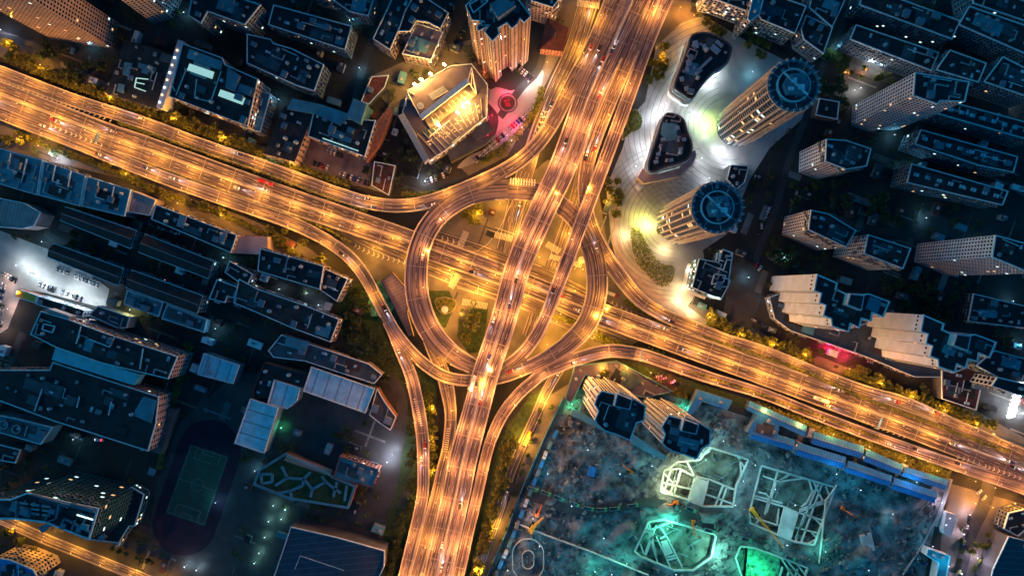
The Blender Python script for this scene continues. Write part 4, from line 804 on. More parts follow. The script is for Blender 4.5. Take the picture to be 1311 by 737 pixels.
building('shopping_building', Z11, [(375,-10),(640,-40),(990,150),(820,190),(700,170),(440,45),(350,230),(310,200)], 6, 'low dark purple roofed building along the highway hedge behind the comb towers', 'building', roof='roof_purple', wall='wall_dark', win=None, units=4, par='roof_teal')
CB = 'blue roofed site cabins in two rows'
cab = [([(-70,110),(-60,80),(150,172),(142,208)], 'first blue cabin block of the northern row from the left'), ([(172,235),(184,195),(366,250),(358,290)], 'second blue cabin block of the northern row from the left'), ([(370,302),(382,262),(512,318),(502,352)], 'third blue cabin block of the northern row from the left'), ([(515,357),(528,328),(684,376),(672,408)], 'last blue cabin block of the northern row, next to the orange lit yard'),
       ([(-60,215),(-48,180),(106,225),(96,262)], 'first blue cabin block of the southern row from the left'), ([(108,276),(122,236),(298,290),(288,328)], 'second blue cabin block of the southern row from the left'), ([(298,342),(312,305),(472,360),(462,395)], 'third blue cabin block of the southern row from the left'), ([(474,406),(486,370),(642,420),(632,458)], 'last blue cabin block of the southern row')]
for q, lb in cab:
    building('site_cabin', 12, q, 7, lb, 'cabin', CB, roof='roof_blue', wall='wall_blue', kind_roof='gable', par=None, win=WN(.1, 3, 3, 1.4, 1.3))
building('site_cabin', 11, [(648,120),(690,35),(820,75),(800,112),(706,80),(668,128)], 7, 'blue L-shaped site building beside the highway hedge', 'cabin', roof='roof_blue', wall='wall_blue', win=None, units=0, par=None)
building('site_cabin', 11, [(875,195),(915,120),(1000,150),(985,230)], 7, 'square blue roofed site building west of the two cabin rows', 'cabin', roof='roof_blue', wall='wall_blue', win=None, units=1, par=None)
for i, (x, y) in enumerate(((160,195),(370,272),(512,330),(112,245),(298,318),(474,380))):
    X, Y, _z = W(*P(12, [(x, y)])[0], 0); b = MB(); b.box((0, 0, 1.8), (4, 7.5, 3.6), 0); b.cyl((0, -2, 3.6), 1.2, 1.0, 12); o = b.build('water_tank_unit', M['wall_white'], None, (X, Y, 0), -.35)
    tag(o, ['white tank unit between the first and second northern cabins', 'white tank unit between the second and third northern cabins', 'white tank unit before the last northern cabin', 'white tank unit between the first and second southern cabins', 'white tank unit between the second and third southern cabins', 'white tank unit before the last southern cabin'][i], 'tank', 'white units between the cabins')
building('gatehouse', (1131,590,5.01), [(385,435),(405,325),(468,345),(475,380),(430,490),(395,470)], 6, 'white lit gatehouse between the site corner and the orange street', 'gatehouse', roof='wall_white', wall='wall_white', win=None, units=0, par=None)
building('shed', (1131,590,5.01), [(270,600),(280,555),(425,605),(400,760),(330,760),(350,650)], 7, 'blue and white L-shaped shed at the bottom edge beside the street trees', 'shed', roof='roof_teal', wall='wall_white', win=None, units=2)
building('warehouse', (1131,590,5.01), [(700,690),(800,480),(960,520),(960,800),(680,780)], 15, 'dark blue seamed roof warehouse in the bottom right corner', 'warehouse', roof='roof_seam', wall='wall_dark', win=None, units=1)
building('shop_building', (1131,590,5.01), [(770,430),(800,330),(930,300),(930,420),(860,480)], 11, 'small dark building with a lit sign edge in the right corner', 'shop', wall='wall_dark', win=WN(.3), units=3)
# ---------------------------------------------------------------- excavation pits with concrete struts
def pit(key, label, struts, beams=()):
    px, dep = pits[key]; poly = ccw(G(px)); c = Vector((sum(p[0] for p in poly) / len(poly), sum(p[1] for p in poly) / len(poly)))
    root = empty('excavation_pit', (c.x, c.y, 0)); tag(root, label, 'pit', 'braced pits on the building site'); lp = [(p[0] - c.x, p[1] - c.y) for p in poly]
    m_ = MB(); n = len(lp)
    for i in range(n):
        a, b_ = lp[i], lp[(i + 1) % n]; m_.face([(a[0], a[1], 0), (b_[0], b_[1], 0), (b_[0], b_[1], -dep), (a[0], a[1], -dep)])
    m_.build('pit_wall', M['concrete_dark'], root)
    m_ = MB(); rng = random.Random(5)                               # uneven earth floor
    xs = [p[0] for p in lp]; ys = [p[1] for p in lp]; s_ = 3.0; nx = int((max(xs) - min(xs)) / s_) + 2; ny = int((max(ys) - min(ys)) / s_) + 2
    g = {}
    from mathutils import noise
    for i in range(nx + 1):
        for j in range(ny + 1):
            x, y = min(xs) + i * s_, min(ys) + j * s_; g[i, j] = len(m_.v); m_.v.append((x, y, -dep + 1.2 + 2.2 * noise.noise(Vector((x * .07, y * .07, dep))) + .8 * noise.noise(Vector((x * .3, y * .3, 1)))))
    for i in range(nx):
        for j in range(ny): 
            cxy = (min(xs) + (i + .5) * s_, min(ys) + (j + .5) * s_)
            m_.f.append((g[i, j], g[i + 1, j], g[i + 1, j + 1], g[i, j + 1])); m_.m.append(0)
    o = m_.build('pit_floor', M['pit_soil'], root)
    for _q in range(26):
        x, y = rng.uniform(min(xs), max(xs)), rng.uniform(min(ys), max(ys))
        if inside((x, y), offset(lp, 3)): m2 = MB(); m2.box((0, 0, 0), (rng.uniform(1, 5), rng.uniform(.6, 2.5), rng.uniform(.5, 1.6)), 0); m2.build('material_stack', M[rng.choice(['concrete_dark', 'metal_dark', 'rust', 'roof_slate'])], root, (x, y, -dep + 2.2), rng.uniform(0, 3))
    m_ = MB(); inn = offset(lp, 1.0)
    for i in range(n):
        a, b_ = inn[i], inn[(i + 1) % n]; m_.bar((a[0], a[1], -.2), (b_[0], b_[1], -.2), 1.3, 1.0)
    m_.build('ring_beam', M['site_concrete'], root)
    for q_ in range(30):
        a_ = rng.choice([-.36, 1.21, .5]) ; p0 = Vector((rng.uniform(min(xs), max(xs)), rng.uniform(min(ys), max(ys)))); L_ = rng.uniform(5, 16); p1 = p0 + Vector((math.cos(a_), math.sin(a_))) * L_
        if key != 'D' and inside(p0, inn) and inside(p1, inn): m_ = MB(); m_.bar((p0.x, p0.y, -dep + 3.4), (p1.x, p1.y, -dep + 3.4), .5, .5); m_.build('walkway', M['unit'], root)
    for tile, sg, wd in struts:
        q = [Vector(W(x, y, 0)) - Vector((c.x, c.y, .9)) for x, y in P(tile, sg)]
        for i in range(len(q) - 1): m_ = MB(); m_.bar(q[i], q[i + 1], wd, .9); m_.build('strut', M['site_concrete'], root)
    for tile, sg in beams:
        q = [Vector(W(x, y, 0)[:2]) - c for x, y in P(tile, sg)]; m_ = MB(); m_.prism(ccw([tuple(v) for v in q]), -.8, .12, bottom=True); m_.build('work_platform', M['site_concrete'], root)
    return root
pit('A', 'braced pit beside the right comb tower, part open floor and part struts, lit yellow', [(Z11b, s, 1.2) for s in (
    [(240,490),(345,540),(440,560),(610,630)], [(275,410),(345,545)], [(370,400),(480,350)], [(385,410),(440,380)], [(605,400),(660,490)], [(625,400),(640,560)], [(410,650),(590,715)], [(520,600),(470,730)], [(545,610),(500,735)], [(345,540),(300,700)], [(240,490),(185,660)], [(255,500),(210,660)],
    [(130,575),(210,595),(320,620)], [(150,500),(240,490)], [(150,520),(205,580)], [(240,490),(205,590)], [(430,560),(395,700)], [(200,470),(150,640)], [(130,610),(280,690)])], [(Z11b, [(345,545),(430,570),(390,730),(300,695)])])
pit('B', 'large braced pit with a dense fan of white struts and a central platform', [(ZC, s, 1.1) for s in (
    [(155,205),(240,235),(390,215)], [(240,160),(190,330)], [(225,240),(175,400)], [(255,180),(310,195)], [(240,235),(310,190)], [(240,235),(320,175)], [(100,320),(270,370),(340,400)], [(110,310),(260,350)], [(185,330),(165,410)], [(240,380),(230,470)], [(90,420),(240,470)],
    [(400,220),(420,290),(390,350)], [(420,225),(500,390)], [(430,280),(400,340),(360,370)], [(470,250),(360,560)], [(450,250),(330,540)], [(490,260),(520,330)], [(350,395),(520,335)], [(350,385),(500,330),(540,270)], [(345,400),(470,440),(500,430)], [(330,480),(450,510)], [(430,430),(470,470)], [(380,400),(330,550)], [(410,500),(445,540),(390,570)], [(140,430),(110,470)], [(200,330),(170,300),(130,290)])],
    [(ZC, [(265,370),(345,400),(310,520),(300,550),(230,510)])])
pit('C', 'green floodlit pit with crossing struts at its west end at the bottom of the site', [(ZP, s, 1.1) for s in (
    [(70,300),(140,640)], [(30,390),(180,330),(290,285)], [(50,310),(130,600)], [(130,420),(235,650),(250,700)], [(150,330),(215,420),(345,680)], [(160,440),(215,410)], [(45,570),(130,330)], [(0,480),(40,590)], [(90,420),(30,580)], [(200,590),(290,570)], [(220,610),(300,590)], [(620,400),(590,500)], [(560,590),(430,700)], [(0,590),(150,640),(270,700)])], [(ZP, [(165,460),(215,450),(260,550),(200,575)])])
pit('D', 'green netted pit at the bottom edge with parallel struts at its east end', [(ZC, s, 1.2) for s in ([(250,640),(330,760)], [(280,650),(370,760)], [(330,670),(390,740)], [(260,690),(240,760)], [(300,700),(280,760)], [(340,700),(320,760)])])
b = MB(); pq = ccw(G(P(ZC, [(75,590),(150,590),(245,640),(240,760),(60,760)]))); b.fill(pq, -1.0)
tag(b.build('dust_net', M['net_green']), 'bright green dust net spread over the earth of the netted pit', 'net')
# site odds and ends
b = MB()
rng = random.Random(9)
sitein = offset(siteW, 4)
def free_site(x, y): return inside((x, y), sitein) and not any(inside((x, y), offset(ccw(h_), -3)) for h_ in holes)
cnt = 0
while cnt < 3600:
    x, y = rng.uniform(-40, 335), rng.uniform(-225, -75)
    if not free_site(x, y): continue
    cnt += 1; s_ = rng.uniform(.3, 1.5) ** 1.6
    if rng.random() < .6: b.box((x, y, s_ * .3), (s_ * rng.uniform(1, 3), s_ * rng.uniform(.6, 2), s_ * .8), rng.uniform(0, 3), m=rng.choice([0, 0, 1, 2]), top=.7)
    else: b.bar((x, y, .25), (x + rng.uniform(-5, 5), y + rng.uniform(-5, 5), .3), .3, .3, m=rng.choice([0, 1, 1, 2]))
tag(b.build('building_rubble', [M['concrete_dark'], M['roof_grey'], M['metal_dark']]), kind='stuff')
from mathutils import noise as NZ
b = MB(); g = {}; s_ = 4.0
for i in range(96):
    for j in range(42):
        x, y = -45 + i * s_, -232 + j * s_; hgt = max(0, NZ.noise(Vector((x * .05, y * .05, 3))) * 8 - 1.2 + NZ.noise(Vector((x * .16, y * .16, 8))) * 1.0)
        g[i, j] = (len(b.v), free_site(x, y)); b.v.append((x, y, hgt - .12))
for i in range(95):
    for j in range(41):
        q = [g[i, j], g[i + 1, j], g[i + 1, j + 1], g[i, j + 1]]
        if all(t[1] for t in q): b.f.append(tuple(t[0] for t in q)); b.m.append(0)
tag(b.build('soil_heaps', M['soil']), kind='structure')
road_site = [(638,616),(665,628),(700,640),(735,652),(765,652),(800,645),(835,642),(870,655),(900,668),(918,675)]
ribbon('site_track', [(x, y, 13, 0) for x, y in road_site], deck=False, ground=True, m='street', layer=.9, marks=False); build_road(ROADS[-1])
def excavator(px, py, rz, label, boom=1.0, col='orange'):
    x, y, _ = W(px, py); r_ = empty('excavator', (x, y, .2), rz); tag(r_, label, 'excavator')
    for s in (-1, 1): m_ = MB(); m_.box((0, s * 1.4, .5), (4.6, .7, 1.0), top=.85); m_.build('track', M['tyre'], r_)
    m_ = MB(); m_.box((-.4, 0, 1.7), (3.4, 2.8, 1.3)); m_.box((-1.8, 0, 1.8), (.9, 2.8, 1.6)); m_.build('body', M[col], r_)
    m_ = MB(); m_.box((.8, .9, 2.3), (1.6, 1.1, 1.9), top=.85); m_.build('cab', M['glass'], r_)
    m_ = MB(); m_.bar((1, -.2, 1.8), (4.2 * boom, -.2, 5.2), .8, .9); m_.bar((4.2 * boom, -.2, 5.2), (7.2 * boom, -.2, 4.4), .7, .8); m_.build('boom', M[col], r_)
    m_ = MB(); m_.bar((7.2 * boom, -.2, 4.6), (8.6 * boom, -.2, 1.6), .5, .6); m_.build('arm', M[col], r_); m_ = MB(); m_.box((8.3 * boom, -.2, 1.1), (1.3, 1.4, 1.1), top=.6); m_.build('bucket', M['metal_dark'], r_)
excavator(1079, 650, 5.7, 'orange excavator with outstretched arm on the open earth east of the large pit', 1.3)
excavator(887, 668, 4.7, 'orange excavator working in the green floodlit pit', 1.1); excavator(806, 602, 2.4, 'red orange excavator in the dark western part of the site', .9)
excavator(864, 642, 3.3, 'small orange excavator below the yellow lit struts', .8); excavator(688, 656, 1.2, 'orange excavator beside the curve of waiting tipper trucks', .9)
def crane(px, py, rz, L, label):
    x, y, _ = W(px, py); r_ = empty('crawler_crane', (x, y, .3), rz); tag(r_, label, 'crane')
    for s in (-1, 1): m_ = MB(); m_.box((0, s * 2.1, .6), (6.4, .9, 1.2), top=.9); m_.build('track', M['tyre'], r_)
    m_ = MB(); m_.box((-1, 0, 2.2), (6, 3, 1.9)); m_.box((-4.6, 0, 2.0), (1.6, 3.6, 1.8)); m_.build('body', M['yellow'], r_); m_ = MB(); m_.box((2, 1.5, 2.4), (1.8, 1.2, 2), top=.85); m_.build('cab', M['glass'], r_)
    m_ = MB(); n = 14; a0, a1 = Vector((1.5, 0, 3)), Vector((L, 0, 14))
    for s, t in ((-1, -1), (1, -1), (1, 1), (-1, 1)): m_.bar(a0 + Vector((0, s * .8, t * .7)), a1 + Vector((0, s * .35, t * .3)), .28, .28)
    for k in range(n):
        f0, f1 = k / n, (k + 1) / n; p, q = a0.lerp(a1, f0), a0.lerp(a1, f1); w0, w1 = .8 - .45 * f0, .8 - .45 * f1; sg = 1 if k % 2 else -1
        m_.bar(p + Vector((0, sg * w0, .6)), q + Vector((0, -sg * w1, .6)), .2, .2); m_.bar(p + Vector((0, -w0, .6)), p + Vector((0, w0, .6)), .2, .2)
    m_.build('lattice_boom', M['yellow'], r_); m_ = MB(); m_.bar((L, 0, 14), (L, 0, 4), .12, .12); m_.box((L, 0, 3.6), (.8, .8, .9)); m_.build('hook', M['metal_dark'], r_); m_ = MB(); m_.bar((-3, 0, 3), (-4, 0, 9), .5, .5); m_.bar((-4, 0, 9), (L, 0, 14.2), .1, .1); m_.build('mast', M['yellow'], r_)
crane(966, 656, -.9, 27, 'yellow crawler crane reaching over the large braced pit with a lattice boom'); crane(683, 672, 1.0, 13, 'white lit piling crane south of the site track')
# tipper trucks
def truck_me():
    b1 = MB(); b1.box((3.0, 0, 1.5), (2.0, 2.4, 2.2), top=.9); b2 = MB(); b2.box((-1.1, 0, 1.0), (5.9, 2.4, .3))
    for s in (-1, 1): b2.box((-1.1, s * 1.2, 1.8), (5.9, .16, 1.5))
    for s in (-4.05, 1.85): b2.box((s, 0, 1.8), (.16, 2.5, 1.5))
    b3 = MB(); b3.box((-1.1, 0, 1.35), (5.6, 2.2, .5), top=.7); b4 = MB(); b4.cyl((0, 0, 0), .5, .4, 12); b5 = MB(); b5.box((3.6, 0, 2.2), (.5, 2.1, .8), top=.9); b6 = MB(); b6.box((0, 0, .6), (7.6, 1.0, .4))
    return (b1.mesh('cab', M['green']), b2.mesh('tipper_body', M['roof_teal']), b3.mesh('load', M['soil']), b4.mesh('wheel', M['tyre']), b5.mesh('windscreen', M['glass']), b6.mesh('chassis', M['metal_dark']))
TR = truck_me()
def truck(px, py, rz, label, grp=None, z=0):
    x, y, _ = W(px, py); r_ = empty('tipper_truck', (x, y, z), rz); tag(r_, label, 'truck', grp)
    for nm, me in zip(('cab', 'tipper_body', 'load', None, 'windscreen', 'chassis'), TR):
        if nm: newobj(nm, me, r_)
    for X in (3.0, -.4, -2.6):
        for s in (-1, 1): o = newobj('wheel', TR[3], r_, (X, s * 1.0 + (.2 if s < 0 else .2), .5)); o.rotation_euler = (math.pi / 2, 0, 0)
tl = ['nearest the street', 'second from the street', 'third from the street', 'fourth from the street', 'fifth from the street', 'sixth from the street', 'seventh from the street', 'last, beyond a gap']
for i, (x, y) in enumerate(((225,132),(318,160),(405,195),(512,235),(610,265),(700,272),(790,265),(915,243))):
    px, py = P(ZS, [(x, y)])[0]; truck(px, py, (-.28, -.32, -.42, -.38, -.2, .05, .08, .12)[i], 'green tipper truck in the curved queue on the site track, ' + tl[i], 'queue of tipper trucks', z=.95)
truck(955, 689, -.3, 'green tipper truck parked beside the green netted pit'); truck(908, 678, -.25, 'tipper truck by the north rim of the green floodlit pit'); truck(884, 651, -.4, 'tipper truck south of the yellow lit struts'); truck(1011, 713, -.3, 'tipper truck with a white cab at the south rim of the large pit')
# helical tank pad at the site's south-west corner, containers along the fence
b = MB(); ov = lambda R_, L_, cx, cy: [(cx + R_ * math.cos(a) , cy + R_ * math.sin(a) + (L_ if math.sin(a) > 0 else -L_)) for a in [2 * math.pi * k / 32 for k in range(32)]]
X, Y, _ = W(676, 715); r_ = empty('round_ramp', (X, Y, 0)); tag(r_, 'oval concrete ramp kerb around a small oval island in the site corner', 'ramp')
for R_, L_, nm in ((12, 4, 'outer_kerb'), (4.5, 2.5, 'inner_kerb')):
    q = ov(R_, L_, 0, 0); b = MB()
    for i in range(32): a, c = q[i], q[(i + 1) % 32]; b.bar((a[0], a[1], 1.2), (c[0], c[1], 1.2), .7, .8)
    b.build(nm, M['site_concrete'], r_)
fl = [Vector(W(x, y)) for x, y in ((704,552),(690,580),(672,625),(655,668),(640,705),(622,745))]
names = ['blue', 'white', 'teal', 'dark']; k = 0
for i in range(len(fl) - 1):
    d = fl[i + 1] - fl[i]; n_ = int(d.length / 7.2); rz = math.atan2(d.y, d.x)
    for j in range(n_):
        p = fl[i] + d * ((j + .5) / n_) + Vector((6, 2.5, 0)); m_ = ('roof_blue', 'roof_teal', 'roof_white', 'roof_blue', 'wall_blue')[k % 5]; b = MB(); b.box((0, 0, 1.35), (6.1, 2.5, 2.5)); b.box((0, 0, 2.65), (6.2, 2.6, .12))
        for s in (-1, 1):
            for q in range(8): b.box((-2.7 + q * .77, s * 1.28, 1.35), (.2, .1, 2.3))
        o = b.build('shipping_container', M[m_], None, (p.x, p.y, 0), rz)
        tag(o, {'roof_blue': 'blue', 'roof_teal': 'pale teal', 'roof_white': 'white', 'wall_blue': 'grey blue'}[m_] + ' site container in the line along the site fence beside the orange street', 'container', 'containers along the site fence'); k += 1
def fence(pts, label, hgt=2.2, m='roof_blue', wd=.25):
    q = [Vector(W(x, y)) for x, y in pts]; b = MB(); c = q[0]
    for i in range(len(q) - 1): b.bar(q[i] - c + Vector((0, 0, hgt / 2)), q[i + 1] - c + Vector((0, 0, hgt / 2)), wd, hgt)
    tag(b.build('fence', M[m], None, tuple(c)), label, 'fence')
fence([(721,508),(700,552),(668,625),(648,680),(620,745)], 'tall hoarding between the orange lit street and the building site', 3); fence([(728,495),(850,500),(905,520)], 'hoarding along the highway hedge behind the comb towers', 3, 'metal_dark'); fence([(1216,612),(1204,650),(1196,672)], 'pale wall at the east end of the blue cabins', 2.5, 'unit', 1.5)
fence([(660,668),(700,684),(760,706),(830,735)], 'long diagonal site wall south of the truck queue', 2.2, 'site_concrete', .8)
fence([(1048,720),(1057,640),(1071,620)], 'low concrete kerb wall east of the large braced pit', 1.2, 'site_concrete', .8); fence([(1155,735),(1178,700),(1200,660)], 'low wall along the east edge of the site', 1.5, 'unit', .6)
X, Y, _ = W(1110, 694); b = MB(); b.box((0, 0, .5), (9, 14, 1.0), .25)
for q in range(-3, 4): b.box((q * 1.1, q * .28, 1.15), (.5, 12, .3), .25)
tag(b.build('panel_stack', M['site_concrete'], None, (X, Y, 0)), 'stack of pale concrete panels on the open earth east of the large pit', 'stack')
X, Y, _ = W(757, 602); b = MB(); b.box((0, 0, 1.3), (5.5, 7, 2.6), -.3); b.box((0, 0, 2.75), (6, 7.5, .2), -.3); tag(b.build('site_hut', M['roof_blue'], None, (X, Y, 0)), 'blue roofed hut in the dark western part of the site', 'hut')
# medallion in the red forecourt, round garden, green canopy
X, Y, _ = W(650, 132); r_ = empty('plaza_medallion', (X, Y, 0)); tag(r_, 'round stepped medallion with a red inlay in the red lit forecourt', 'paving')
for i, (R_, m_) in enumerate(((7.6, 'metal_dark'), (6.6, 'rib_pink'), (5.6, 'metal_dark'), (5.0, 'roof_brown'))): b = MB(); b.cyl((0, 0, 0), R_, .1 + .12 * i, 36); b.build('step_ring', M[m_], r_)
b = MB(); 
for q in ((-1.6, 0, .7, 4.4), (.2, 1.8, 3, .7), (.2, -.2, 2.4, .6), (1.4, -1.6, .7, 2.6), (-.3, -2.1, 2.4, .6)): b.box((q[0], q[1], .55), (q[2], q[3], .15), .35)
b.build('inlay', M['soil_red'], r_)
X, Y, _ = W(1077, 268); b = MB(); b.ring((0, 0), 5.5, 9.5, 0, .4, 40); b.ring((0, 0), 2, 3, 0, .6, 30); tag(b.build('round_garden', M['roof_grey'], None, (X, Y, 0)), 'round paved garden ring among dark trees west of the white towers', 'garden')
X, Y, _ = W(492, 388); b = MB(); b.prism([(-9, 14), (-3, 17), (9, -1), (5, -9), (-9, -10), (-12, -2)], 3.4, 3.7, bottom=True)
for q in ((-6, 10), (5, -5), (-8, -6)): b.box((q[0], q[1], 1.7), (.4, .4, 3.4))
tag(b.build('green_canopy', M['net_green'], None, (X, Y, 0)), 'bright green lit canopy under the curving ramp', 'canopy')
building('toll_building', (340,300,4.915), [(728,290),(795,238),(880,335),(900,420),(890,500),(930,640),(900,640),(800,440)], 6, 'long low pinkish roofed building wedged between the curving ramp and the ring', 'building', roof='rib_pink', wall='wall_pink', win=None, units=0, par='metal_dark')
for x, y, lb in ((817, 240, 'round white parasol disc beside the southern mall wing'), (570, 396, 'round white plate in the lawn inside the ring'), (744, 333, 'round white plate under the right ramp')):
    X, Y, _ = W(x, y); b = MB(); b.cyl((0, 0, 0), .25, 3.2, 8); b.cyl((0, 0, 3.2), 2.7, .5, 20, r2=1.2); b.cyl((0, 0, 3.7), .8, .3, 12); tag(b.build('parasol', M['wall_white'], None, (X, Y, 0)), lb, 'parasol')
def planter(pts, m, label, h=.5, smooth=True):
    poly = ccw(G(catmull(pts, 4, True))); c = Vector((sum(p[0] for p in poly) / len(poly), sum(p[1] for p in poly) / len(poly))); r_ = empty('planter', (c.x, c.y, 0)); tag(r_, label, 'planter')
    lp = [(p[0] - c.x, p[1] - c.y) for p in poly]; b = MB(); b.prism(lp, 0, h, mt=0); b.build('kerb', M['concrete'], r_); b = MB(); rng = random.Random(len(label)); inn = offset(lp, .5)
    xs = [p[0] for p in lp]; ys = [p[1] for p in lp]; cnt = 0
    for _q in range(9000):
        p = (rng.uniform(min(xs), max(xs)), rng.uniform(min(ys), max(ys)))
        if not inside(p, inn): continue
        cnt += 1; z = h + abs(NZ.noise(Vector((p[0] * .25, p[1] * .25, 2)))) * 2.2; s = rng.uniform(.25, .6); a = rng.uniform(0, 6.3); t = rng.uniform(-.6, .6)
        b.face([(p[0] + s * math.cos(a + q * 1.57), p[1] + s * math.sin(a + q * 1.57), z + t * s * (1 if q in (0, 1) else -1)) for q in range(4)])
        if cnt > 2200: break
    b.build('shrubs', M[m], r_)
planter([(806,295),(818,292),(828,310),(845,335),(862,340),(862,358),(848,368),(830,355),(812,332)], 'leaf', 'long dark curved flower bed between the path and the southern round tower')
planter([(812,140),(822,150),(820,165),(806,172),(796,180),(800,160)], 'leaf', 'green lit bed at the crosswalk end of the bright plaza'); planter([(570,150+230),(584,386),(580,398),(566,402),(556,385)], 'leaf', 'shrub bed around the white plate inside the ring')
planter([(1052,60),(1085,72),(1080,82),(1050,74)], 'leaf', 'dim shrub bed right of the northern round tower'); planter([(840,290),(850,288),(853,298),(842,300)], 'leaf', 'square bed beside the southern round tower')
def hedge(pts, hgt, wd, label, z0=0, m='leaf', dens=14):
    s = [Vector(W(x, y, z0)) for x, y in catmull(pts, 6)]; c = s[0].copy(); b = MB(); rng = random.Random(int(pts[0][0])); 
    for i in range(len(s) - 1):
        d = s[i + 1] - s[i]; L = d.length; d.normalize(); n_ = Vector((-d.y, d.x, 0))
        for k in range(int(L * dens * wd / 2)):
            amp = .5 + .9 * abs(NZ.noise((s[i] + d * rng.random() * L) * .12)); p = s[i] + d * rng.uniform(0, L) + n_ * rng.gauss(0, wd * .27) - c; p.z = .2 + rng.random() * hgt * amp
            q = rng.uniform(.35, .85); a = rng.uniform(0, 6.3); t = rng.uniform(-.9, .9); b.face([(p.x + q * math.cos(a + j * 1.57), p.y + q * math.sin(a + j * 1.57), p.z + t * q * (1 if j < 2 else -1)) for j in range(4)])
    tag(b.build('hedge', M[m], None, tuple(c)), label, 'hedge')
hedge([(152,157),(250,190),(340,222),(420,252),(470,270)], 1.2, 2.4, 'narrow clipped hedge between the two northern carriageways of the west highway', 7.4)
hedge([(840,408),(920,438),(1010,468),(1111,511),(1200,545),(1290,578)], 1.2, 2.2, 'narrow clipped hedge between the northern carriageways of the east highway', 7.4)
hedge([(880,474),(960,500),(1060,536),(1130,562)], 1.0, 1.6, 'thin hedge strip between the southern carriageways of the east highway', 7.4)
hedge([(190,209),(260,234),(330,260),(400,285),(450,310)], 1.0, 1.6, 'thin dark hedge strip between the southern carriageways of the west highway', 7.4)
hedge([(960,519),(1040,545),(1110,570),(1215,606)], 3.2, 7, 'dense yellow lit hedge between the highway and the blue cabins', 0)
hedge([(10,70),(60,95),(130,123),(200,150),(280,178),(345,203),(400,223),(450,238)], 3.5, 6, 'long yellow lit hedge along the north edge of the west highway', 0, 'leaf', 10)
hedge([(905,412),(960,437),(1010,455),(1040,464)], 3.5, 6, 'bushy hedge along the highway left of the red lit entrance', 0, 'leaf', 10); hedge([(1080,474),(1130,495),(1190,518),(1250,545)], 3.5, 6, 'bushy hedge along the highway right of the red lit entrance', 0, 'leaf', 10)
hedge([(20,168),(70,192),(130,213),(190,240),(250,262),(320,290),(380,325)], 2.5, 4, 'patchy yellow lit hedge on the verge south of the west highway', 0, 'leaf', 7)
hedge([(590,238),(560,246),(530,249),(515,248)], 1.6, 3, 'low dark hedge along the highway bend under the floodlit hall'); hedge([(694,112),(688,135),(672,160),(650,185),(615,208)], 2.2, 4, 'curved hedge around the red lit forecourt')
hedge([(800,385),(850,410),(900,428)], 1, 3, 'thin verge hedge under the north-east ramp'); hedge([(762,428),(800,444),(850,455)], 2, 5, 'yellow lit hedge under the south-east loop'); hedge([(690,398),(720,408),(742,416)], 1.6, 3, 'short hedge on the ground road inside the ring')
hedge([(245,440),(232,480),(215,545),(205,600)], 2, 4, 'yellow dotted hedge east of the big factory'); hedge([(60,238),(110,268),(160,285)], 2.4, 6, 'dark hedge under the teal terrace', 0, 'leaf_dark')
# ---------------------------------------------------------------- trees
def crown_me(seed, rad, hgt, nclump, nleaf, m):
    rng = random.Random(seed); b = MB(); cl = []
    for _ in range(nclump):
        a = rng.uniform(0, 6.3); r = rad * math.sqrt(rng.random()) * .78; cl.append((r * math.cos(a), r * math.sin(a), hgt * (.45 + .45 * rng.random() * (1 - .5 * (r / rad) ** 2)), rad * rng.uniform(.22, .42)))
    for x, y, z, q in cl:
        for _ in range(nleaf):
            v = Vector((rng.gauss(0, 1), rng.gauss(0, 1), rng.gauss(0, 1))).normalized() * q * rng.uniform(.55, 1.05); p = Vector((x, y, z)) + Vector((v.x, v.y, v.z * .75)); s = rng.uniform(.38, .8); u = Vector((rng.gauss(0, 1), rng.gauss(0, 1), rng.gauss(0, .6))).normalized(); w_ = u.cross(Vector((rng.gauss(0, 1), rng.gauss(0, 1), rng.gauss(0, 1)))).normalized()
            b.face([p + u * s, p + w_ * s * .8, p - u * s, p - w_ * s * .8])
    return b.mesh('crown', M[m])
def trunk_me(seed, rad, hgt):
    rng = random.Random(seed); b = MB(); b.cyl((0, 0, 0), rad * .07, hgt * .5, 8, r2=rad * .045)
    for k in range(5): a = k * 1.26 + rng.random(); b.bar((0, 0, hgt * .4), (rad * .55 * math.cos(a), rad * .55 * math.sin(a), hgt * rng.uniform(.6, .75)), rad * .035, rad * .035)
    return b.mesh('trunk', M['trunk'])
TREES = {'l': [], 'd': []}
for k in range(5):
    for kk, mm in (('l', 'leaf'), ('d', 'leaf_dark')): TREES[kk].append((crown_me(50 + k, 4.6, 9, 17, 42, mm), trunk_me(k, 4.6, 9)))
TN = [0]; TPOS = []
def tree(px, py, s, kind, label, grp, z0=0):
    TN[0] += 1; rng = random.Random(TN[0]); cr, tk = TREES[kind][rng.randrange(5)]; x, y, _ = W(px, py, 0); r_ = empty('tree', (x, y, z0), rng.uniform(0, 6.28)); s *= rng.uniform(.85, 1.15); r_.scale = (s, s, s * rng.uniform(.9, 1.1))
    tag(r_, label, 'tree', grp); newobj('crown', cr, r_); newobj('trunk', tk, r_); TPOS.append((x, y, s))
def row(pts, n, jit, s, kind, label, grp):
    q = [Vector((x, y)) for x, y in catmull(pts, 3)]; rng = random.Random(n * 7 + int(pts[0][0]))
    for k in range(n): i = min(len(q) - 1, int((k + .5) / n * len(q))); tree(q[i].x + rng.uniform(-jit, jit), q[i].y + rng.uniform(-jit, jit), s, kind, label, grp)
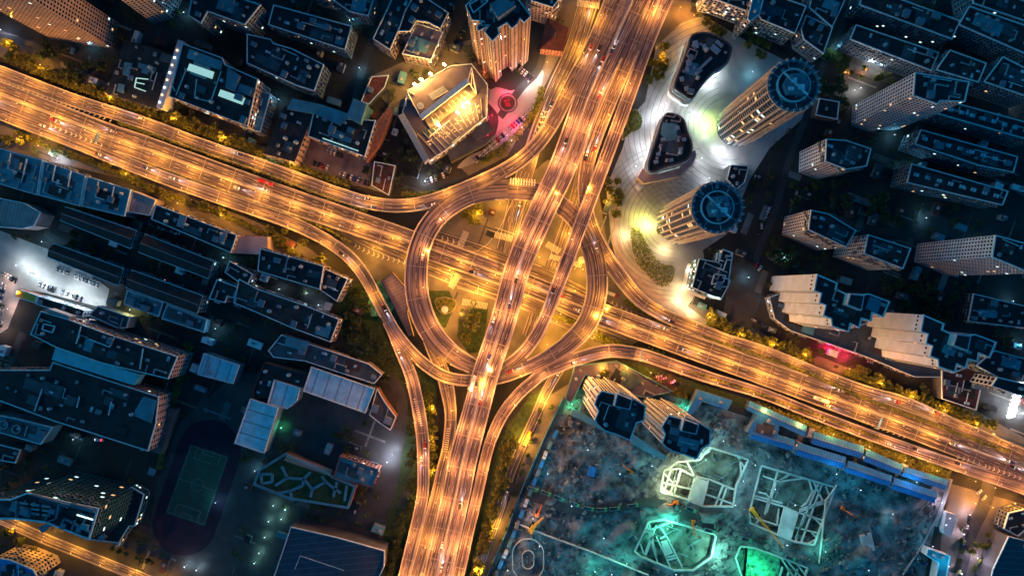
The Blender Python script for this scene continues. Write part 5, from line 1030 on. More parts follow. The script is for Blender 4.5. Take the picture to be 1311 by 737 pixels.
def scatter(poly, n, s, kind, label, grp, mind=4.5, seed=1):
    rng = random.Random(seed); xs = [p[0] for p in poly]; ys = [p[1] for p in poly]; got = []; t = 0
    while len(got) < n and t < 6000:
        t += 1; p = (rng.uniform(min(xs), max(xs)), rng.uniform(min(ys), max(ys)))
        if inside(p, poly) and all((p[0] - a) ** 2 + (p[1] - b_) ** 2 > mind * mind for a, b_ in got): got.append(p); tree(p[0], p[1], s, kind, label, grp)
row([(12,58),(60,92),(130,118),(200,145),(280,172),(345,200)], 30, 2.5, 0.93, 'l', 'small yellow lit tree in the row north of the west highway', 'roadside trees north of the west highway')
row([(8,178),(60,180),(120,205),(160,222),(240,262),(290,275)], 14, 4, 0.90, 'l', 'small yellow lit tree on the verge south of the west highway', 'roadside trees south of the west highway')
scatter([(345,280),(380,290),(420,325),(440,350),(410,345),(350,315)], 9, .75, 'l', 'dim green tree on the verge inside the bend of the curving ramp', 'trees in the ramp bend', 7)
scatter([(435,380),(478,372),(500,430),(515,490),(522,520),(500,500),(470,470),(440,440)], 20, .85, 'd', 'dark tree in the grove west of the curving ramp', 'dark grove west of the interchange', 9, 3)
row([(528,530),(530,570),(528,620),(515,670),(500,730)], 20, 5, .8, 'd', 'dark tree in the belt left of the bottom ramp', 'tree belt left of the bottom ramp')
row([(548,500),(555,540),(556,580),(554,610)], 9, 3, 0.90, 'l', 'yellow lit tree between the two lower left ramps', 'trees between the lower ramps')
row([(655,560),(645,600),(632,650),(615,705),(605,740)], 16, 4, 1.12, 'l', 'dark green tree between the right ramp and the orange street', 'tree belt right of the bottom ramp')
row([(692,520),(684,550),(672,585),(665,610),(652,665),(640,700),(630,735)], 16, 3, .4, 'd', 'small sparse street tree on the orange pavement by the site hoarding', 'street trees by the site hoarding')
tree(605, 412, 1.35, 'l', 'large round tree inside the ring, upper one of two beside the viaduct', 'big trees inside the ring'); tree(598, 432, 1.1, 'l', 'large tree inside the ring, lower one of two beside the viaduct', 'big trees inside the ring'); tree(610, 405, .9, 'l', 'smaller tree touching the large round tree inside the ring', 'big trees inside the ring')
scatter([(588,270),(618,262),(622,285),(600,290)], 5, .8, 'l', 'green tree in the upper left bay of the ring', 'trees in the upper bay of the ring', 7)
scatter([(832,80),(850,60),(852,95),(838,112),(826,108)], 9, .85, 'l', 'green tree in the lit clump between the viaduct and the mall', 'clump by the mall', 6)
tree(808, 147, .8, 'l', 'yellow green tree in the bed at the crosswalk end of the plaza', None)
scatter([(776,232),(792,232),(795,262),(784,285),(775,262)], 9, .75, 'l', 'round yellow topped tree between the right ramp and the pink path', 'trees by the pink path', 7)
row([(900,30),(912,38),(924,46)], 3, 1, 0.83, 'l', 'small green tree by the brightly lit street front', 'street trees by the lit front')
scatter([(955,30),(985,60),(975,85),(955,70)], 7, .7, 'l', 'green tree left of the dark flats near the lit street', 'trees near the lit street', 7)
scatter([(1065,70),(1100,85),(1140,98),(1150,112),(1100,105),(1060,90)], 12, .6, 'l', 'dim tree in the lit green strip below the long dark flats', 'lit green strip', 6)
scatter([(1045,90),(1080,110),(1075,150),(1050,150),(1040,120)], 10, .9, 'd', 'dark tree right of the northern round tower', 'dark trees right of the round tower', 8)
scatter([(1045,225),(1100,240),(1150,260),(1130,290),(1060,255),(1010,265),(1010,235)], 14, .9, 'd', 'dark tree in the garden north of the row of three white towers', 'dark garden trees', 9)
scatter([(1120,350),(1150,360),(1240,380),(1200,410),(1140,390)], 16, .9, 'd', 'dark tree between the white towers and the comb towers', 'dark trees between the towers', 9, 5)
scatter([(985,310),(1010,315),(1020,340),(990,345),(975,335)], 8, .85, 'd', 'dark tree beside the street left of the comb towers', 'dark trees by the side street', 7)
row([(905,400),(925,418),(960,430),(1010,445),(1030,450)], 13, 3, 0.93, 'l', 'bushy tree in the hedge row left of the red lit entrance', 'hedge row trees left of the red entrance')
row([(1095,470),(1110,482),(1150,500),(1185,512),(1230,530),(1268,540)], 22, 3, 0.93, 'l', 'bushy yellow lit tree in the row right of the red lit entrance', 'hedge row trees right of the red entrance')
row([(770,478),(800,480),(850,495),(880,505)], 9, 3, 0.75, 'l', 'small tree below the south-east ramp above the hoarding', 'trees below the south-east ramp')
scatter([(460,205),(500,200),(505,235),(480,245)], 6, .8, 'd', 'dark tree beside the small dark red shed', 'trees beside the red shed', 8)
scatter([(60,60),(130,70),(150,115),(90,105),(50,85)], 10, .9, 'd', 'dark tree behind the roadside row in the top left', 'dark trees in the top left', 8, 8)
scatter([(1240,680),(1262,665),(1268,690),(1250,720),(1240,735)], 7, .6, 'l', 'street tree in the yard in the bottom right corner', 'yard trees bottom right', 7); row([(1232,672),(1228,690),(1226,712),(1224,735)], 5, 1, .5, 'd', 'dark round tree in the line beside the gatehouse', 'line of trees beside the gatehouse')
tree(1290, 612, .8, 'd', 'dark tree by the orange lit yard', None)
row([(15,675),(45,700),(70,715)], 4, 1, 0.90, 'l', 'yellow lit tree beside the street in the bottom left corner', 'trees beside the bottom left street'); row([(145,700),(175,710),(200,718)], 6, 2, .5, 'd', 'dark tree between the street and the glass office block', 'dark trees by the office street')
scatter([(440,600),(470,540),(480,500),(450,545),(420,555)][::-1], 7, .6, 'd', 'dark tree in the school garden', 'school garden trees', 8)
scatter([(80,285),(160,325),(155,350),(100,320)], 8, .7, 'd', 'dark tree between the hipped roof blocks', 'trees between the hipped blocks', 8)
scatter([(190,310),(260,335),(250,350),(190,330)], 6, .7, 'd', 'dark tree between the eastern hipped blocks', 'trees between the eastern hipped blocks', 8)
print('trees', TN[0])

# ---------------------------------------------------------------- infill between the blocks
SITEBOX = offset(siteW, -4)
PLZ = [ccw(G(p)) for p in ([(797,190),(808,150),(826,130),(840,60),(872,30),(900,20),(960,55),(1010,80),(1035,110),(1030,150),(985,190),(960,230),(930,300),(900,320),(905,360),(880,392),(920,420),(905,430),(850,400),(800,360),(783,310),(776,240)],
    [(621,125),(690,75),(700,92),(668,170),(600,212),(585,215)],[(0,295),(90,330),(140,370),(135,395),(60,375),(30,370),(10,420),(-20,440),(-20,300)],[(380,205),(400,175),(485,208),(475,242),(440,240)],[(200,540),(215,530),(300,560),(310,600),(290,690),(240,715),(195,690)],[(1215,618),(1311,645),(1311,760),(1190,760),(1205,690)])]
def free(x, y, mg=3.0, deck=True):
    if inside((x, y), SITEBOX) or any(inside((x, y), p) for p in PLZ): return False
    for r in ROADS:
        for i in range(0, len(r.c), 3):
            if (r.c[i].x - x) ** 2 + (r.c[i].y - y) ** 2 < (r.w[i] / 2 + mg + 5) ** 2: return False
    for p in BUILT:
        q = p[0]
        if abs(q[0] - x) + abs(q[1] - y) > 260: continue
        if inside((x, y), p): return False
        for k in range(len(p)):
            a, b_ = Vector(p[k - 1]), Vector(p[k]); d = b_ - a; t = max(0, min(1, (Vector((x, y)) - a).dot(d) / max(d.length_squared, 1e-6)))
            if (a + d * t - Vector((x, y))).length < mg: return False
    return True
rng = random.Random(77); got = []; base_n = len(BUILT)
kinds = [('roof_slate', 'grey roofed', 'wall_grey'), ('roof_teal', 'teal roofed', 'wall_blue'), ('roof_red', 'dark red roofed', 'wall_dark'), ('roof_black', 'black roofed', 'wall_blue'), ('parapet', 'pale roofed', 'wall_white')]
quart = lambda x, y: 'northern left' if (y > 0 and x < 0) else 'north-east' if y > 0 else 'south-west'
t = 0
while len(got) < 130 and t < 12000:
    t += 1; x, y = rng.uniform(-395, 395), rng.uniform(-222, 222); a, b_ = rng.uniform(4, 11), rng.uniform(3, 5)
    if not free(x, y, a * .62): continue
    if any((x - p[0]) ** 2 + (y - p[1]) ** 2 < (a + p[2] + 1) ** 2 for p in got): continue
    got.append((x, y, a)); rz = -.36 + rng.choice([0, 0, math.pi / 2]) + rng.uniform(-.06, .06); h_ = rng.uniform(3, 6.5); km, kl, kw = rng.choice(kinds)
    r_ = empty('low_shed', (x, y, 0), rz); tag(r_, 'small ' + kl + ' shed in a gap between the ' + quart(x, y) + ' blocks', 'shed', kl + ' sheds between the ' + quart(x, y) + ' blocks')
    m_ = MB(); m_.box((0, 0, h_ / 2), (a, b_, h_)); m_.build('wall', M[kw], r_); m_ = MB(); m_.box((0, 0, h_ + .12), (a + .6, b_ + .6, .24)); m_.build('roof', M[km], r_)
    if rng.random() < .6: newobj('air_conditioner', AC, r_, (rng.uniform(-a / 3, a / 3), 0, h_ + .2))
m_ = MB(); n = 0; t = 0
while n < 420 and t < 9000:
    t += 1; x, y = rng.uniform(-400, 400), rng.uniform(-226, 226)
    if NZ.noise(Vector((x * .02, y * .02, 4))) < -.12 or not free(x, y, 2.6): continue
    if any((x - p[0]) ** 2 + (y - p[1]) ** 2 < (p[2] * .5 + 2.5) ** 2 for p in got): continue
    n += 1; R_ = rng.uniform(1.8, 3.6)
    for _ in range(int(26 * R_)):
        v = Vector((rng.gauss(0, 1), rng.gauss(0, 1), abs(rng.gauss(0, 1)))).normalized() * R_ * rng.uniform(.5, 1.05); p = Vector((x, y, R_ * .9)) + v; s_ = rng.uniform(.35, .75); u = Vector((rng.gauss(0, 1), rng.gauss(0, 1), rng.gauss(0, .6))).normalized(); w_ = u.cross(Vector((rng.gauss(0, 1), rng.gauss(0, 1), rng.gauss(0, 1)))).normalized()
        m_.face([p + u * s_, p + w_ * s_ * .8, p - u * s_, p - w_ * s_ * .8])
tag(m_.build('tree_cover', M['leaf_dark']), kind='stuff')
m_ = MB()      # footpaths and yard slabs between the blocks
for _ in range(900):
    x, y = rng.uniform(-400, 400), rng.uniform(-226, 226)
    if not free(x, y, 2): continue
    a = -.36 + rng.choice([0, math.pi / 2]); L = rng.uniform(4, 26); m_.box((x, y, .03 + rng.random() * .01), (L, rng.choice([1.2, 1.6, 5]), .02), a, rng.choice([0, 0, 1, 2]))
tag(m_.build('yard_paving', [M['street'], M['pave'], M['concrete_dark']]), kind='structure')
# curved paving bands of the plaza
m_ = MB(); cx, cy, _ = W(935, 165)
for k in range(16):
    rr = 24 + k * 4.2; pts_ = [(cx + rr * math.cos(a * .06), cy + rr * math.sin(a * .06)) for a in range(30, 85)]
    for i in range(len(pts_) - 1):
        if inside(pts_[i], PLZ[0]) and inside(pts_[i + 1], PLZ[0]) and not any(inside(pts_[i], p) for p in BUILT): m_.bar((*pts_[i], .06), (*pts_[i + 1], .06), .5, .03)
cx, cy, _ = W(862, 285)
for k in range(12):
    rr = 20 + k * 3.6; pts_ = [(cx + rr * math.cos(a * .06), cy + rr * math.sin(a * .06)) for a in range(20, 80)]
    for i in range(len(pts_) - 1):
        if inside(pts_[i], PLZ[0]) and inside(pts_[i + 1], PLZ[0]) and not any(inside(pts_[i], p) for p in BUILT): m_.bar((*pts_[i], .08), (*pts_[i + 1], .08), .5, .03)
tag(m_.build('paving_band', M['concrete_dark']), kind='structure')
# ---------------------------------------------------------------- cars
def car_parts():
    body = MB(); pr = [(-2.25, .35), (-2.25, .8), (-2.0, .92), (-1.3, .95), (1.0, .95), (2.0, .8), (2.25, .62), (2.25, .35)]; n = len(pr)
    for s in (-1, 1): body.v += [(x, s * (.88 if abs(x) < 2.1 else .78), z) for x, z in pr]
    for i in range(n - 1): body.f.append((i, i + 1, n + i + 1, n + i)); body.m.append(0)
    body.f.append(tuple(range(n))[::-1]); body.f.append(tuple(range(n, 2 * n))); body.f.append((n - 1, 0, n, 2 * n - 1)); body.m += [0] * 3
    roof = MB(); roof.box((-.35, 0, 1.42), (1.5, 1.4, .06)); win = MB(); win.box((-.3, 0, 1.17), (2.9, 1.62, .48), top=.72)
    wh = MB(); wh.cyl((0, 0, 0), .33, .22, 12); hl = MB(); hl.box((0, 0, 0), (.22, .42, .2)); return body, roof, win, wh, hl
_b, _r, _w, _wh, _hl = car_parts()
CB_ = {c: _b.mesh('body', M['car_' + c]) for c in CARS}; CR_ = {c: _r.mesh('roof', M['car_' + c]) for c in CARS}; CW_ = _w.mesh('window', M['glass']); CWH = _wh.mesh('wheel', M['tyre'])
HL = {1: _hl.mesh('headlight', M['head_lamp']), 0: _hl.mesh('headlight', M['head_off'])}; TLm = {1: _hl.mesh('taillight', M['tail_lamp']), 0: _hl.mesh('taillight', M['tail_off'])}
beam = bpy.data.lights.new('headlight_beam', 'SPOT'); beam.energy = 7000; beam.spot_size = R(34); beam.spot_blend = .8; beam.color = (.95, .9, 1.0); beam.shadow_soft_size = .15
def car(x, y, z, rz, col, label, grp, on=0, pitch=0):
    r_ = empty('car', (x, y, z), rz); r_.rotation_euler = (0, -pitch, rz); tag(r_, label, 'car', grp)
    newobj('body', CB_[col], r_); newobj('roof', CR_[col], r_); newobj('window', CW_, r_)
    for sx in (1.35, -1.35):
        for s in (-1, 1): o = newobj('wheel', CWH, r_, (sx, s * .78 + .11, .33)); o.rotation_euler = (math.pi / 2, 0, 0)
    for s in (-1, 1): newobj('headlight', HL[on], r_, (2.2, s * .6, .68)); newobj('taillight', TLm[on], r_, (-2.2, s * .6, .78))
    if on: o = bpy.data.objects.new('headlight_beam', beam); COL.objects.link(o); o.parent = r_; o.location = (2.5, 0, .9); o.rotation_euler = (R(84), 0, R(-90))
CL = ['white', 'black', 'silver', 'white', 'red', 'silver', 'black', 'blue']
def drive(r, name, n, lanes, seed, s0=0, s1=1e9):
    rng = random.Random(seed); L = r.l[-1]; s1 = min(s1, L - 8); used = []
    t = 0
    while len(used) < n and t < n * 20:
        t += 1; s = rng.uniform(max(s0, 8), s1); off, dr = rng.choice(lanes)
        if any(abs(s - a) < 14 and off == o_ for a, o_ in used): continue
        c, n_, ww, tg = at(r, s)
        if abs(c.x) > 400 or abs(c.y) > 228: continue
        p = c + n_ * off * (ww / 2 - 1)
        used.append((s, off)); col = rng.choice(CL); a = math.atan2(tg.y, tg.x) + (math.pi if dr < 0 else 0)
        car(p.x, p.y, p.z + .02, a, col, col + ' car with lit headlamps driving on ' + name, 'moving cars on ' + name, 1, math.asin(max(-1, min(1, tg.z))) * dr)
du = [(f, 1) for f in (-.17, -.5, -.83)] + [(f, -1) for f in (.17, .5, .83)]
drive(ns, 'the wide north-south viaduct', 16, du, 1); drive(ew, 'the main carriageways of the east-west highway', 18, du, 2)
drive(nramp, 'the northern side ramp', 6, [(f, -1) for f in (-.66, 0, .66)], 3); drive(ner, 'the north-east ramp', 6, [(f, -1) for f in (-.5, .5)], 4)
drive(right, 'the high right ramp', 4, [(-.5, 1), (.5, 1)], 5); drive(ring, 'the ring and south-west loop', 8, [(-.5, -1), (.5, -1)], 6)
drive(ser, 'the south-east loop', 4, [(-.5, -1), (.5, -1)], 8); drive(swa, 'the lower left ramp', 3, [(-.4, 1), (.4, 1)], 9); drive(g_s, 'the orange street right of the viaduct', 5, [(-.4, -1), (.4, 1)], 10); drive(g_n, 'the ground street left of the viaduct', 4, [(-.4, -1), (.4, 1)], 11)
# buses in the traffic
def bus(r, s, off, dr, col, label):
    c, n_, ww, tg = at(r, s); p = c + n_ * off * (ww / 2 - 1); r_ = empty('bus', (p.x, p.y, p.z + .02), math.atan2(tg.y, tg.x) + (math.pi if dr < 0 else 0)); tag(r_, label, 'bus')
    m_ = MB(); m_.box((0, 0, 1.75), (11.5, 2.5, 2.6), top=.96); m_.build('body', M[col], r_); m_ = MB(); m_.box((0, 0, 2.1), (10.8, 2.56, .9)); m_.build('window_band', M['glass'], r_); newobj('air_conditioner', AC, r_, (-2, 0, 3.0), 0, (1, .8, .3))
    for X_ in (4, -3.6):
        for s_ in (-1, 1): newobj('wheel', CWH, r_, (X_, s_ * 1.1 + .11, .45), 0, (1.4, 1.4, 1.4)).rotation_euler = (math.pi / 2, 0, 0)
    for s_ in (-1, 1): newobj('headlight', HL[1], r_, (5.7, s_ * .9, .8)); newobj('taillight', TLm[1], r_, (-5.7, s_ * .9, .9))
bus(ns, 330, -.83, 1, 'car_white', 'white bus on the wide viaduct above the middle of the ring'); bus(ew, 250, .83, -1, 'car_red', 'red bus on the west highway heading left'); bus(ew, 700, -.5, 1, 'car_white', 'white bus on the east highway heading right'); bus(g_s, 70, .4, 1, 'yellow', 'yellow bus on the orange street right of the viaduct')
def park(a, b_, n, rz, label, seed=0, jit=.05, cols=None, skip=.12):
    rng = random.Random(seed + n); A, B = Vector(W(*a)), Vector(W(*b_)); d = (B - A); base = math.atan2(d.y, d.x) + rz
    for k in range(n):
        if rng.random() < skip: continue
        p = A + d * ((k + .5) / n); c = rng.choice(cols or CL); car(p.x, p.y, .16, base + rng.uniform(-jit, jit), c, c + ' car parked ' + label, 'cars parked ' + label)
park((684,138),(607,207), 24, 1.57, 'in the curve around the red forecourt'); park((664,88),(682,102), 5, 1.57, 'beside the turning circle'); park((636,176),(580,205), 5, 0, 'along the floodlit hall', jit=.2)
park((418,192),(440,200), 5, 1.57, 'in the upper row of the sunken car park'); park((400,208),(422,216), 4, 1.57, 'in the left part of the sunken car park'); park((434,222),(475,236), 9, 1.57, 'in the lower row of the sunken car park'); park((545,233),(575,222), 6, 1.57, 'in the short row under the hall wing')
park((4,388),(0,420), 6, 1.57, 'at the left end of the lit yard'); park((4,350),(22,360), 5, 1.57, 'in the top left of the lit yard'); park((6,362),(-4,400), 9, 1.57, 'in the long left row of the lit yard')
park((50,363),(72,372), 5, 1.57, 'in the second row of the lit yard'); park((78,372),(108,384), 5, 1.57, 'in the row in front of the lit shed')
park((72,343),(128,365), 12, 1.57, 'in the row below the hipped roof block', cols=['white', 'white', 'silver'], skip=.05); park((175,282),(230,300), 10, 0, 'in the lane by the white rimmed building', jit=.3); park((240,255),(255,262), 3, .3, 'on the orange verge above the white rimmed building')
park((962,408),(980,418), 3, 0, 'beside the low wall left of the comb podium'); park((1012,425),(1030,432), 3, 0, 'left of the red lit entrance'); park((1110,462),(1160,478), 7, 0, 'right of the red lit entrance'); park((835,478),(870,492), 6, .8, 'in the pink lit lot below the south-east ramp', jit=.5)
park((942,420),(950,426), 1, -.5, 'alone on the yellow verge', skip=0); park((955,330),(975,345), 4, 1.57, 'in the dark court left of the comb towers'); park((988,258),(970,300), 6, .3, 'east of the southern round tower', jit=.3); park((1130,300),(1145,312), 4, .2, 'below the middle white tower', jit=.3)
park((1250,625),(1262,640), 2, 1.57, 'in the orange lit yard'); park((1240,660),(1232,700), 8, .2, 'in the two rows beside the yard trees', jit=.3); park((1268,690),(1262,720), 6, 1.4, 'beside the dark corner warehouse'); park((1172,712),(1185,722), 3, .6, 'in the small court at the bottom edge'); park((240,605),(246,603), 1, 0, 'x', skip=1)
park((360,470),(400,484), 5, 1.0, 'between the paired blocks and the brown roof', jit=.4); park((868,165),(880,195), 3, .6, 'in the plaza between the malls', cols=['white', 'silver'])
# white lorry under the north-east ramp, bus under the floodlit hall street
X, Y, _ = W(782, 376); r_ = empty('lorry', (X, Y, .2), -.36); tag(r_, 'white box lorry on the ground road under the north-east ramp', 'lorry')
for nm, c, d, m_ in (('box', (-1.5, 0, 2.2), (8.5, 2.5, 2.9), 'wall_white'), ('cab', (4.0, 0, 1.7), (2, 2.4, 2.4), 'car_red'), ('chassis', (0, 0, .7), (10, 1.2, .4), 'metal_dark')): b = MB(); b.box(c, d); b.build(nm, M[m_], r_)
for X_ in (3.8, -2, -4):
    for s in (-1, 1): b = MB(); b.cyl((0, 0, 0), .5, .35, 12); o = b.build('wheel', M['tyre'], r_, (X_, s * 1.0 + .17, .5)); o.rotation_euler = (math.pi / 2, 0, 0)
X, Y, _ = W(129, 562); r_ = empty('ambulance', (X, Y, .05), -.1); tag(r_, 'white ambulance with glowing red and white lights south of the factory', 'ambulance')
for nm, c, d, m_ in (('box', (-.8, 0, 1.6), (4, 2.1, 2.2), 'wall_white'), ('cab', (2, 0, 1.2), (1.8, 2, 1.5), 'wall_white'), ('light_bar', (1.6, 0, 2.1), (.4, 1.6, .3), 'bulb_red'), ('tail_lamp', (-2.95, 0, 2.3), (.3, 1.6, .3), 'bulb_white')): b = MB(); b.box(c, d); b.build(nm, M[m_], r_)
for X_ in (2, -1.8):
    for s in (-1, 1): newobj('wheel', CWH, r_, (X_, s * .95 + .11, .33)).rotation_euler = (math.pi / 2, 0, 0)
# gantry signs over the highway
def gantry(r, s, f0, f1, label, h=6):
    c, n_, ww, t = at(r, s); a = c + n_ * f0 * ww / 2; e = c + n_ * f1 * ww / 2; g_ = empty('sign_gantry', tuple(a)); tag(g_, label, 'gantry'); z = Vector((0, 0, h))
    b = MB(); b.bar((0, 0, h / 2), e - a + Vector((0, 0, .01)) * 0 + z * 0 + Vector((0, 0, h / 2)), .01, .01)
    b = MB(); b.bar(z, e - a + z, .5, .5); b.bar(z + Vector((0, 0, 1)), e - a + z + Vector((0, 0, 1)), .3, .3); b.build('beam', M['unit'], g_)
    for p in (Vector((0, 0, 0)), e - a): b = MB(); b.bar(p, p + z, .45, .45); b.build('post', M['unit'], g_)
    b = MB(); m_ = (e - a) * .5 + z; u = (e - a).normalized(); b.bar(m_ - u * 3.5, m_ + u * 3.5, .25, 3.0); b.build('sign_panel', M['roof_blue'], g_)
gantry(ew, 122, -1, 0, 'sign gantry over the southern carriageway of the west highway'); gantry(ew, 745, -1.1, -.1, 'sign gantry over the southern carriageway of the east highway'); gantry(ser, 345, -.95, .95, 'sign gantry over the south-east loop beside the hedge')
# ---------------------------------------------------------------- lamps
b = MB(); b.cyl((0, 0, 0), .13, 1, 8, r2=.09); POLE = b.mesh('pole', M['metal']); b = MB(); b.bar((0, 0, 0), (2.2, 0, .5), .12, .12); ARM = b.mesh('arm', M['metal'])
b = MB(); b.box((0, 0, .12), (1.0, .42, .14), top=.7); HEAD = b.mesh('lamp_head', M['unit'])
def bulb_me(m_, r_=.34):
    b = MB(); n = 10; b.cyl((0, 0, -.15), r_ * .7, .15, n, r2=r_, cap=True); b.cyl((0, 0, 0), r_, .14, n, r2=r_ * .5); return b.mesh('lamp_glass', M[m_])
BULB = {k: bulb_me(v) for k, v in (('o', 'bulb_orange'), ('w', 'bulb_white'), ('g', 'bulb_green'), ('r', 'bulb_red'))}
LT = {}
def light(kind, e, col, soft=.3, key=None):
    k = (kind, e, col, soft)
    if k not in LT:
        l = bpy.data.lights.new('lamp_light', 'POINT'); l.energy = e; l.color = col; l.shadow_soft_size = soft; LT[k] = l
    return LT[k]
ORANGE = (1.0, .37, .035); PINK = (1.0, .34, .075); YEL = (1.0, .42, .035); COOL = (.62, .86, 1.0); WHITE = (.85, .92, 1.0)
NL = [0]
def lamp(x, y, z, ang, hp, e, col, bulb, label, grp, arm=True, name='street_lamp', soft=.3):
    NL[0] += 1; r_ = empty(name, (x, y, z), ang); tag(r_, label, 'lamp', grp); newobj('pole', POLE, r_, scale=(1, 1, hp))
    hx = 2.2 if arm else 0
    if arm: newobj('arm', ARM, r_, (0, 0, hp - .3))
    newobj('lamp_head', HEAD, r_, (hx, 0, hp + .22)); newobj('lamp_glass', BULB[bulb], r_, (hx, 0, hp + .12), scale=(1.15, 1.15, 1))
    o = bpy.data.objects.new('lamp_light', light('P', e, col, soft)); COL.objects.link(o); o.parent = r_; o.location = (hx, 0, hp - .45)
def lamps(r, sides, pitch, hp, e, col, name, s0=5, s1=1e9):
    s = s0; k = 0
    while s < min(r.l[-1], s1):
        c, n_, ww, t = at(r, s)
        if abs(c.x) < 440 and abs(c.y) < 262:
            for sg in sides:
                p = c + n_ * sg * (ww / 2 - .25 if sg else 0)
                if sg and covered(p, r, .1): continue
                lamp(p.x, p.y, p.z + (.8 if r.deck else 0), math.atan2(-n_.y * (sg or 1), -n_.x * (sg or 1)), hp, e, col, 'o', 'street lamp along ' + name, 'street lamps along ' + name)
        s += pitch; k += 1
KL = 1.0
KD = 2.15
lamps(ns, (-1, 1), 30, 7, 3000 * KD, PINK, 'the wide north-south viaduct')
lamps(ew, (0,), 27, 7.5, 3000 * KD, ORANGE, 'the median of the east-west highway', s1=800)
lamps(nramp, (1,), 30, 8, 2600 * KD, ORANGE, 'the northern side road and its ramp'); lamps(ner, (1,), 28, 8, 2400 * KD, ORANGE, 'the north-east ramp and side road')
lamps(right, (-1,), 30, 8, 2600 * KD, PINK, 'the high right ramp'); lamps(ring, (1,), 28, 8, 2700 * KD, ORANGE, 'the outer rim of the ring and its south-west loop')
lamps(ser, (1,), 28, 8, 2700 * KD, PINK, 'the south-east loop'); lamps(swa, (-1,), 30, 8, 2300 * KD, PINK, 'the lower left ramp'); lamps(rmp2, (1,), 34, 8, 2200 * KD, ORANGE, 'the middle lower ramp')
lamps(g_s, (1, -1), 34, 8, 3200 * KD, YEL, 'the orange street right of the viaduct'); lamps(g_n, (1,), 30, 8, 3000 * KD, YEL, 'the ground street left of the viaduct'); lamps(g_sw, (1,), 24, 8, 2400 * KD, YEL, 'the street in the bottom left corner')
lamps(g_w, (1, -1), 30, 8, 1500 * KD, YEL, 'the ground road under the ring'); lamps(g_e, (1,), 28, 8, 1500 * KD, YEL, 'the ground street between the viaduct and the right ramp')
def spot_lamps(pts, hp, e, col, bulb, label, grp, arm=False, tile=0, name='lamp_post', soft=.4, z=0):
    for x, y in P(tile, pts): X, Y, _ = W(x, y, z); lamp(X, Y, z, random.uniform(0, 6), hp, e, col, bulb, label, grp, arm, name, soft)
spot_lamps([(612,275),(640,262),(575,350),(560,420),(625,330),(610,372),(655,395),(690,330),(735,372),(745,345),(760,300),(728,300),(590,400),(700,440),(635,450),(775,395)], 9, 6200 * KL, YEL, 'o', 'yellow lamp post on the ground inside the ring', 'lamp posts inside the ring')
spot_lamps([(20,60),(62,88),(150,128),(230,155),(290,180),(380,212),(35,182),(60,190),(170,226),(235,262),(290,278),(380,318),(420,332),(470,340),(555,600),(552,560),(556,520),(545,640)], 9.5, 3600 * KL, YEL, 'o', 'low yellow lamp among the roadside trees west of the viaduct', 'low lamps among the western trees')
spot_lamps([(905,405),(945,428),(985,440),(1025,452),(1080,470),(1120,488),(1160,505),(1200,522),(1240,540),(975,523),(1020,540),(1060,552),(1105,568),(1150,585),(1190,598),(770,470),(800,470),(830,475),(1262,552),(775,260),(845,75),(690,105),(700,85)], 9.5, 3600 * KL, YEL, 'o', 'low yellow lamp among the roadside trees east of the viaduct', 'low lamps among the eastern trees')
spot_lamps([(1240,612),(1265,620),(1290,640),(1240,640),(885,25),(868,15),(1262,645)], 8, 5200 * KL, ORANGE, 'o', 'orange lamp post in a paved yard beside the highway edge', 'lamp posts in the orange yards')
spot_lamps([(820,185),(828,155),(850,150),(870,170),(850,135),(882,145),(900,175),(905,230),(880,205),(808,120),(812,215),(838,148),(895,205),(862,182),(890,150),(915,100),(822,200),(915,195)], 7, 1500 * KL, WHITE, 'w', 'white globe lamp in the bright plaza between the malls', 'white plaza lamps')
spot_lamps([(897,12),(912,18),(928,24),(942,30),(952,36)], 6, 9000 * KL, (1, .93, .9), 'w', 'very bright white lamp along the street front at the top', 'lamps along the bright street front')
spot_lamps([(800,300),(830,290),(850,320),(880,345),(870,370),(868,385),(885,398)], 6, 3400 * KL, (1, .72, .34), 'w', 'warm lamp post on the walkway around the southern round tower', 'walkway lamps by the southern round tower')
spot_lamps([(823,287)], 7, 7000 * KL, (.85, .95, .1), 'g', 'yellow green floodlight at the foot of the southern round tower', None, name='floodlight'); spot_lamps([(905,160)], 6, 6500 * KL, (.6, 1, .12), 'g', 'yellow green floodlight at the foot of the northern round tower', None, name='floodlight')
spot_lamps([(905,108),(925,195),(935,215)], 6, 2600 * KL, WHITE, 'w', 'white lamp behind the northern mall', 'lamps behind the northern mall')
spot_lamps([(630,150),(648,118),(660,160),(625,175)], 6, 3200 * KL, (1, .04, .12), 'r', 'red lamp in the round forecourt of the floodlit hall', 'red forecourt lamps', name='plaza_lamp')
spot_lamps([(676,108),(694,100)], 7, 2600 * KL, WHITE, 'w', 'white lamp at the turning circle right of the red forecourt', 'lamps at the turning circle'); spot_lamps([(668,165),(655,182)], 6, 1600 * KL, (.9, .3, .7), 'w', 'pinkish lamp beside the curved car row', 'lamps beside the curved car row')
spot_lamps([(619,97),(655,80),(648,85)], 3, 900 * KL, (1, .25, .05), 'r', 'red orange lamp along the wall at the foot of the brown tower', 'lamps at the foot of the brown tower')
spot_lamps([(1070,449),(1080,455),(1058,444),(1064,450)], 5, 9000 * KL, (1, .01, .08), 'r', 'red lamp at the red lit entrance under the comb podium', 'red entrance lamps', name='entrance_lamp'); spot_lamps([(842,485),(858,488)], 4, 1300 * KL, (1, .05, .12), 'r', 'red lamp in the lot below the south-east ramp', 'red lot lamps', name='entrance_lamp')
